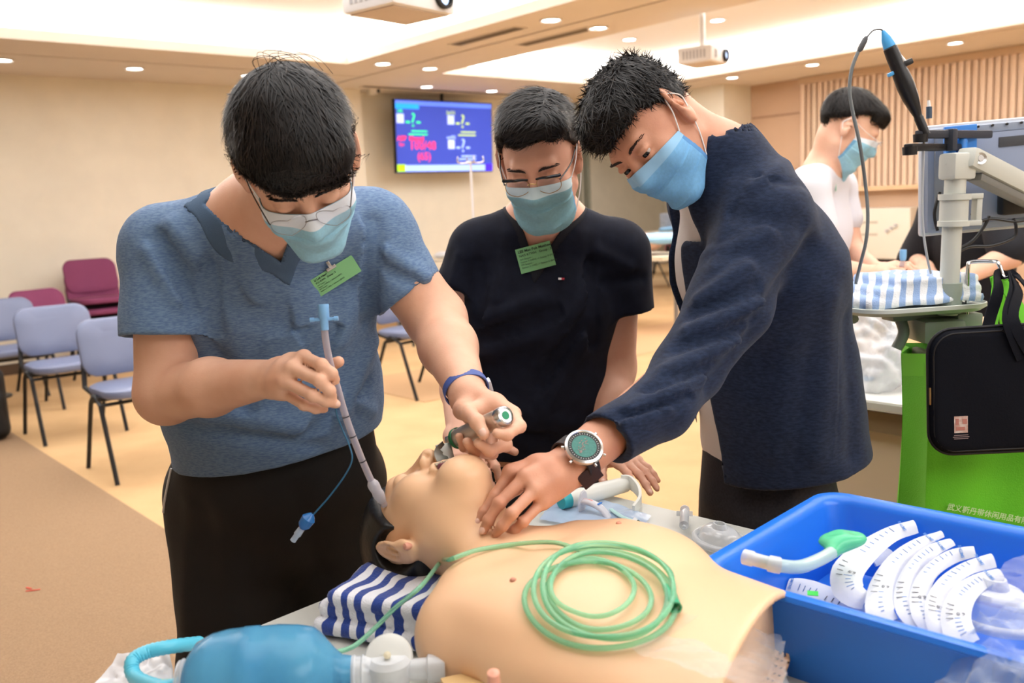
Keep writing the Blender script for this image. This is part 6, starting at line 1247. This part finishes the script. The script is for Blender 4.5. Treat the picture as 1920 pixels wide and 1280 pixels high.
hb = P(1793, 312); R_ = frame(ax, (1, .3, 0)); MB().box(hb+[.002, 0, .0], (.056, .05, .055), R_, .008).build('arm_head', m_cart, ct)
j0, j1 = P(1822, 300), D(1965, 372, CY+.16); dx = nrm(j1-j0); Ra = frame(np.cross(dx, (0, -1, .2)), dx); Lj = np.linalg.norm(j1-j0)
MB().box((j0+j1)/2+Ra[:, 2]*-.0, (Lj+.05, .045, .045), np.stack([dx, nrm(np.cross(EZ, dx)), np.cross(dx, nrm(np.cross(EZ, dx)))], 1), .012).build('lift_arm', m_cart, ct)
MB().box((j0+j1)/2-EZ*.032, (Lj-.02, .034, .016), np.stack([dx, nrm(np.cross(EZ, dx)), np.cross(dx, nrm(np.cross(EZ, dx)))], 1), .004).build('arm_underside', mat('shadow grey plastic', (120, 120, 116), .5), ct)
MB().lathe([(0, .003), (.006, .003), (.007, .001), (.012, .002), (.0125, -.004)], j0+np.array([.006, -.024, .002]), (0, -1, .1), 24).build('joint_bolt', m_st, ct)
# monitor
mc_ = D(1893, 327, CY+.17); Rm = np.stack([nrm([1, -.02, .045]), nrm(np.cross(nrm([-.045, -.06, 1]), nrm([1, -.02, .045]))), nrm([-.045, -.06, 1])], 1); mo = bpy.data.objects.new('monitor', None); COL.objects.link(mo); mo.parent = ct; mo.matrix_parent_inverse = Matrix.Translation(-Vector(ct.location))
MB().box(mc_, (.385, .028, .238), Rm, .013).build('back_cover', m_mon, mo); MB().box(mc_+Rm[:, 1]*.012, (.40, .018, .25), Rm, .008).build('bezel', mat('pale bezel', (188, 192, 200), .4), mo); MB().box(mc_+Rm[:, 1]*.022, (.36, .003, .21), Rm).build('glass_panel', mat('black glass', (14, 16, 20), .1), mo)
MB().box(mc_+Rm@np.array([-.155, -.016, 0]), (.045, .008, .21), Rm, .003).build('side_strip', mat('grey side strip', (120, 126, 134), .5), mo); MB().box(mc_+Rm@np.array([0, -.0155, .0]), (.24, .006, .20), Rm, .006).build('raised_panel', mat('blue grey panel', (138, 150, 176), .45), mo)
MB().box(mc_+Rm@np.array([-.005, -.019, .075]), (.062, .004, .022), Rm, .0015).build('handle_recess', mat('recess shade', (64, 66, 72), .6), mo)
for k in range(7): MB().cyl(mc_+Rm@np.array([-.145+.032*k, -.0145, .1135]), mc_+Rm@np.array([-.145+.032*k, -.018, .1135]), .003, n=10).build('screw', m_bk, mo)
for k in range(4): MB().cyl(mc_+Rm@np.array([-.155, -.019, .055-.048*k]), mc_+Rm@np.array([-.155, -.024, .055-.048*k]), .0035, n=10).build('screw', m_bk, mo)
MB().box(mc_+Rm@np.array([.0, -.03, -.05]), (.075, .03, .075), Rm, .008).build('mount_plate', m_bk, mo); MB().cyl(mc_+Rm@np.array([.0, -.03, -.03]), mc_+Rm@np.array([0, -.075, -.03]), .024).build('tilt_hub', m_cart, mo)
# holder bars and blue canisters
bz = lambda x, y, dy=.05: D(x, y, CY+dy)
mb = MB(); q0, q1 = bz(1722, 258, -.02), bz(1855, 246, .12); dv = nrm(q1-q0); Rb2 = frame(EZ, dv); mb.box((q0+q1)/2, (np.linalg.norm(q1-q0), .018, .017), Rb2, .004); mb.build('holder_bar', mat('charcoal moulding', (48, 52, 62), .45), ct)
mb = MB(); q0, q1 = bz(1702, 283, -.05), bz(1800, 270, .08); dv = nrm(q1-q0); mb.box((q0+q1)/2, (np.linalg.norm(q1-q0), .02, .015), frame(EZ, dv), .004); mb.build('holder_bar', m_bk, ct)
for x, y, dy in ((1726, 259, -.02), (1706, 283, -.05)): MB().lathe([(.009, -.008), (.014, -.008), (.015, .008), (.009, .008), (.009, -.008)], bz(x, y, dy), (0, 0, 1), 20).build('holder_ring', m_bk, ct)
MB().box(bz(1783, 262, .03), (.02, .02, .045), frame(EZ, dv), .003).build('holder_block', mat('charcoal moulding', (48, 52, 62), .45), ct)
for x in (1782, 1803): MB().lathe([(0, -.03), (.011, -.03), (.0115, .02), (.009, .028), (0, .03)], bz(x, 282, .075), (0, 0, 1), 20).build('blue_canister', m_bl2, ct)
MB().box(bz(1800, 272, .10), (.07, .01, .085), Rm, .003).build('blue_back_plate', m_bl2, ct)
for q in ([(1762, 360), (1752, 400), (1758, 432)], [(1822, 400), (1832, 415), (1860, 410), (1900, 415), (1925, 412)], [(1800, 470), (1820, 462), (1860, 460), (1900, 445), (1905, 425), (1900, 410)], [(1800, 465), (1825, 450), (1845, 425), (1855, 405)]):
    MB().tube(spline([bz(x, y, .05) for x, y in q], 6), .0035, 8).build('black_cable', m_bk, ct)
# trunk, tray bracket and base
MB().box(P(1765, 612)+[.0, .03, -.01], (.09, .10, .05), Rv, .01).build('cart_head', m_cart2, ct); MB().box(P(1818, 600)+[0, .02, 0], (.055, .05, .03), Rv, .006).build('side_block', m_cart2, ct)
cbx = P(1755, 640)+np.array([.0, .04, 0]); MB().box([cbx[0], cbx[1], (cbx[2]-.02+.12)/2], (.045, .06, cbx[2]-.02-.12), Rv, .008).build('column', mat('taupe enamel', (146, 138, 126), .5), ct)
MB().cyl(P(1741, 637)+[0, .0, 0], P(1741, 637)+[0, -.004, 0], .005).build('bolt', m_bk, ct)
for k in range(5):
    a = k*2*math.pi/5+.3; e = np.array([math.cos(a), math.sin(a), 0]); MB().tube([[cbx[0], cbx[1], .12], np.array([cbx[0], cbx[1], .09])+e*.24], [.026, .018], 10).build('base_arm', m_cart2, ct)
    MB().lathe([(0, -.015), (.035, -.015), (.035, .015), (0, .015)], np.array([cbx[0], cbx[1], .0375])+e*.24, np.cross(e, EZ), 16).build('castor', m_bk, ct)
tcn = D(1688, 566, CY+.06); TR = np.array(Matrix.Rotation(math.radians(8), 3, 'Z')); mb = MB()
mb.loft([[tcn+TR@np.array([x*s, y*s, z]) for x, y in rrect(.30, .26, .07, 7)[::-1]] for s, z in ((.93, -.014), (1, -.006), (1, .002), (.985, .003), (.97, -.003), (.5, -.003))]); mb.build('tray', mat('pale green grey tray', (206, 212, 204), .4), ct)
MB().box(tcn+[.05, .0, -.028], (.17, .05, .022), TR, .006).build('tray_bracket', m_cart2, ct)
MB().tube(spline([tcn+[-.115, -.03, -.03], tcn+[-.10, 0, -.012], tcn+[-.02, .0, -.02], tcn+[.0, -.02, -.06], tcn+[-.015, -.02, -.10]], 6), .012, 10).build('grip_lever', m_cart2, ct)
# towel on the tray
tw = Sdf()
for k, (x, z, rx, ry) in enumerate(((0, .012, .135, .10), (.012, .03, .125, .09), (.035, .052, .10, .085))): tw.box(tcn+TR@np.array([x, 0, z]), [rx, ry, .012], TR@np.array(Matrix.Rotation(.06*k, 3, 'Z')), r=.011, k=.004)
to = sdf_obj('striped_towel', tw, stripes('pale blue striped terry', (150, 178, 222), (236, 238, 242), 12., (0, 0, .4), dist=3.), None, h=.008, disp=lambda P, N: .009*fnoise(P, 20, 7)); tag(to, 'white terry towel with light blue stripes folded on the cart tray', 'towel')
# bronchoscope
sc = wthing('flexible_scope', 'black and blue flexible scope standing in the cart holder with a grey cable', 'scope', bz(1726, 259, -.02)); dy = -.02
s0, s1 = bz(1733, 246, dy), bz(1668, 88, dy); ax = nrm(s1-s0); Ls_ = np.linalg.norm(s1-s0)
MB().lathe([(0, -.01), (.009, -.008), (.0095, .03), (.0085, .032), (.0085, .036), (.0115, .05), (.016, .075), (.0175, .10), (.0165, .125), (.0145, .14), (.0145, .165), (.0135, Ls_-.002), (.011, Ls_)], s0, ax, 26).build('handle_grip', m_bk, sc)
MB().lathe([(.0125, 0), (.0118, .006), (.010, .018), (.0055, .03), (.003, .036)], s1, ax, 22).build('blue_nose', mat('scope blue', (74, 164, 226), .35), sc)
kx = s0+ax*(Ls_*.76); Rk = frame(ax, (1, 0, 0)); MB().box(kx-Rk[:, 0]*.014-ax*.006, (.022, .012, .008), Rk, .003).build('blue_thumb_lever', mat('scope blue', (74, 164, 226), .35), sc); MB().box(kx+Rk[:, 0]*.020, (.022, .014, .012), Rk, .004).build('suction_port', m_bk, sc); MB().tube([kx+Rk[:, 0]*.018, kx+Rk[:, 0]*.012+ax*.024], [.004, .0025], 10).build('white_luer', m_white, sc)
MB().tube([bz(1742, 222, .02), bz(1742, 200, .02)], .006, 10).build('side_port', mat('slate port', (66, 84, 104), .4), sc); MB().tube([bz(1742, 200, .02), bz(1741, 188, .02)], [.004, .003], 8).build('side_port_cap', m_white, sc)
tip = s1+ax*.036; MB().tube(spline([tip, bz(1648, 55, dy), bz(1636, 58, dy), bz(1624, 72, dy)], 6), .0018, 6).build('thin_lead', m_bk, sc)
MB().tube([bz(1625, 68, dy), bz(1622, 74, dy), bz(1613, 92, dy), bz(1609, 97, dy)], [.003, .0058, .0058, .003], 12).build('lead_plug', mat('graphite plug', (78, 80, 84), .5), sc)
MB().tube(spline([bz(1609, 97, dy), bz(1597, 130, dy), bz(1593, 170, dy), bz(1600, 215, dy), bz(1612, 270, dy), bz(1622, 340, .0), bz(1627, 400, .0), bz(1624, 450, .0), bz(1612, 500, .02), bz(1604, 540, .06), bz(1606, 600, .1)], 8), .0036, 10).build('grey_cable', mat('grey cable', (112, 118, 120), .5), sc)
MB().tube(spline([s0, bz(1731, 310, dy), bz(1729, 370, dy), bz(1731, 430, dy), bz(1738, 480, dy), bz(1745, 512, .0)], 6), .0027, 8).build('insertion_tube', mat('pale grey tube', (176, 180, 184), .4), sc)
# chrome hook rail with the bags
hk = MB().tube(spline([P(1813, 598), P(1814, 545), P(1815, 500), P(1822, 491), P(1860, 490, -.03), P(1872, 494, -.05), P(1880, 515, -.06), P(1884, 522, -.07), P(1892, 520, -.08)], 6), .0042, 10).build('hook_rod', m_ch, ct)
hx = P(1882, 522, -.07)
BY = 1.70
def sleeve_pt(x, y, dy=0.): return D(x, y, BY+dy)
m_neo = mat('dark navy neoprene', (9, 12, 22), .85, bump=.2, bscale=300, spec=.2)
sl_ = wthing('laptop_sleeve', 'dark navy laptop sleeve with strap handles hanging in front of the green tote', 'bag', sleeve_pt(1860, 600)); c0 = sleeve_pt(1893, 728); Rs_ = np.stack([nrm([1, -.12, .035]), nrm(np.cross(nrm([-.035, 0, 1]), nrm([1, -.12, .035]))), nrm([-.035, 0, 1])], 1)
def slab_sdf(c, w_, h, th, r): 
    f = lambda Q: (lambda q: np.sqrt((np.maximum(q, 0)**2).sum(1))+np.minimum(q.max(1), 0)-F32(r))
    s = Sdf(); cc = np.array(c, F32); Rf = Rs_.astype(F32)
    def g(Pp):
        q = (Pp-cc)@Rf; a = np.abs(q[:, [0, 2]])-np.array([w_/2-r, h/2-r], F32); d2 = np.sqrt((np.maximum(a, 0)**2).sum(1))+np.minimum(a.max(1), 0)-F32(r); e = np.stack([d2+F32(th*.45), np.abs(q[:, 1])-F32(th*.05)], 1)
        return np.sqrt((np.maximum(e, 0)**2).sum(1))+np.minimum(e.max(1), 0)-F32(th*.45)
    return s.add(g, np.array(c)-.3, np.array(c)+.3, k=0)
ss = slab_sdf(c0, .30, .245, .032, .045); sb = sdf_obj('padded_shell', ss, m_neo, sl_, h=.007, disp=lambda P_, N: .0015*fnoise(P_, 22, 2))
def SP(x, z, off=0.): return c0+Rs_@np.array([x, -.016-off, z])
def rim(x0, z0, w_, h, r, n=6): return [SP(x0+x, z0+z, .0) for x, z in rrect(w_, h, r, n)]
MB().tube([c0+Rs_@np.array([x, -.004, z]) for x, z in rrect(.302, .247, .046, 8)], .0032, 6, close=True).build('zip_piping', mat('black zip tape', (12, 13, 18), .6), sl_); MB().tube([c0+Rs_@np.array([x, -.013, z]) for x, z in rrect(.286, .231, .042, 8)], .0018, 6, close=True).build('zip_piping', mat('black zip tape', (12, 13, 18), .6), sl_)
MB().tube(spline([SP(-.02, .118), SP(.005, .09), SP(.02, .065), SP(.045, .055), SP(.15, .055)], 6), .0016, 6).build('pocket_seam', mat('black zip tape', (12, 13, 18), .6), sl_)
MB().box(c0+Rs_@np.array([-.149, -.008, -.005]), (.004, .006, .034), Rs_, .001).build('zip_pull', mat('antique brass', (150, 124, 80), .35, 1.), sl_)
lb_ = MB().box(SP(-.095, -.062), (.025, .0012, .033), Rs_).build('printed_patch', mat('pale rose patch', (216, 206, 200), .5, rgb2=(190, 150, 136), nscale=90), sl_)
for k in range(3): MB().box(SP(-.095, -.083-.0035*k, .0005), (.030-.004*(k != 1), .0008, .0014), Rs_).build('patch_lettering', mat('rose grey ink', (150, 130, 130), .6), sl_)
MB().box(SP(-.102, -.056, .0009), (.006, .0006, .012), Rs_).box(SP(-.088, -.056, .0009), (.008, .0006, .010), Rs_).box(SP(-.096, -.070, .0009), (.016, .0006, .007), Rs_).build('patch_emblem', mat('rose ink', (180, 120, 110), .6), sl_)
def strap(pts, w_, m, parent, nm, th=.0025, nv=(0, -1, .1)):
    pts = spline(pts, 6); rings = []
    for i, p in enumerate(pts):
        t = nrm(pts[min(i+1, len(pts)-1)]-pts[max(i-1, 0)]); s_ = nrm(np.cross(t, nv)); n_ = np.cross(s_, t); rings.append([p-s_*w_/2-n_*th/2, p+s_*w_/2-n_*th/2, p+s_*w_/2+n_*th/2, p-s_*w_/2+n_*th/2])
    return MB().loft(rings).build(nm, m, parent)
for off, e in ((0, 0), (.02, 1)):
    strap([SP(.015+off*1.0, .06, .001+.0*e), sleeve_pt(1890+10*e, 600, -.015), sleeve_pt(1900+10*e, 545, .05), hx+[.015, -.004, .008], sleeve_pt(1935, 545, .05), sleeve_pt(1960, 600, 0)], .022, m_neo, sl_, 'handle_strap')
strap([c0+Rs_@np.array([-.035, .015, .11]), sleeve_pt(1858, 590, .05), sleeve_pt(1872, 545, .09), hx+[-.005, .01, .008], hx+[.03, .012, -.02]], .024, m_neo, sl_, 'handle_strap')
# green tote
m_gr = mat('lime green non-woven', (100, 196, 36), .75, bump=.5, bscale=350, stretch=(1, 1, 1)); tt = wthing('tote_bag', 'lime green non-woven tote bag hanging behind the dark laptop sleeve', 'bag', D(1810, 660, 1.80))
def tp(x, y, dy=0.): return D(x, y, 1.80+dy)
n = 26; G = np.zeros((n, 2*n, 3))
for i in range(n):
    f = i/(n-1)
    for j in range(2*n):
        g = j/(2*n-1)
        if g < .16: k = g/.16; xx = np.interp(k, [0, 1], [1690, 1742]); base = tp(xx-8*f, 662+338*f, .12*(1-k)); base += np.array([.012*math.sin(math.pi*k)*f, 0, 0])
        else: k = (g-.16)/.84; base = tp(1742+ (2010-1742)*k-8*f+6*f*(1-k), 666+338*f+26*k*f, .0)
        base = base+np.array([0, -.010*math.sin(5.5*g+1.2)*math.sin(math.pi*f)-.006*math.sin(14*g+4*f), .0]); G[i, j] = base
ob = MB(); ob.grid(G, .0012); fp = ob.build('front_panel', m_gr, tt, ang=60)
G2 = G.copy(); G2[:, :, 0] *= (G[:, :, 1]+.13)/G[:, :, 1]; G2[:, :, 1] += .13; G2[:, :8] = G2[:, 8:9]*np.linspace(0, 1, 8)[None, :, None]*0+G2[:, :8]; mb = MB(); mb.grid(G2[:, ::-1], .0012); mb.build('back_panel', m_gr, tt, ang=60)
for i in range(n-1):
    pass
mb = MB(); mb.grid(np.stack([G[:, 0], G2[:, 0]*.5+G[:, 0]*.5+np.array([.018, 0, 0]), G2[:, 0]], 1), .001); mb.grid(np.stack([G[-1], G2[-1]], 0), .001); mb.build('gusset', m_gr, tt)
MB().grid(G[0:4]+np.array([0, -.0016, 0])).build('top_hem', mat('bright lime hem', (112, 208, 44), .75), tt)
for x0, dd_ in ((1848, 0), (1940, 0)): strap([tp(x0, 690, -.004), tp(x0+4, 650, -.0), tp(x0*.6+1886*.4, 590, .02), hx+[0, .02, .004]], .022, mat('bright lime hem', (112, 208, 44), .75), tt, 'handle_strap')
strap([G2[0, 30], G2[0, 30]+[.0, .0, .05], hx+[0, .035, .004]], .022, mat('bright lime hem', (112, 208, 44), .75), tt, 'handle_strap')
a_, b__ = tp(1776, 950, -.014), tp(1930, 978, -.014); xx = nrm(b__-a_); zz = np.array([0, -1, 0.]); yy = nrm(np.cross(zz, xx))
text('printed_characters', '武义斯丹带休闲用品有限公司', .0158, mat('white ink', (196, 226, 176), .6), M4(np.stack([xx, yy, np.cross(xx, yy)], 1), a_), tt, 'LEFT', .0002, .0002)
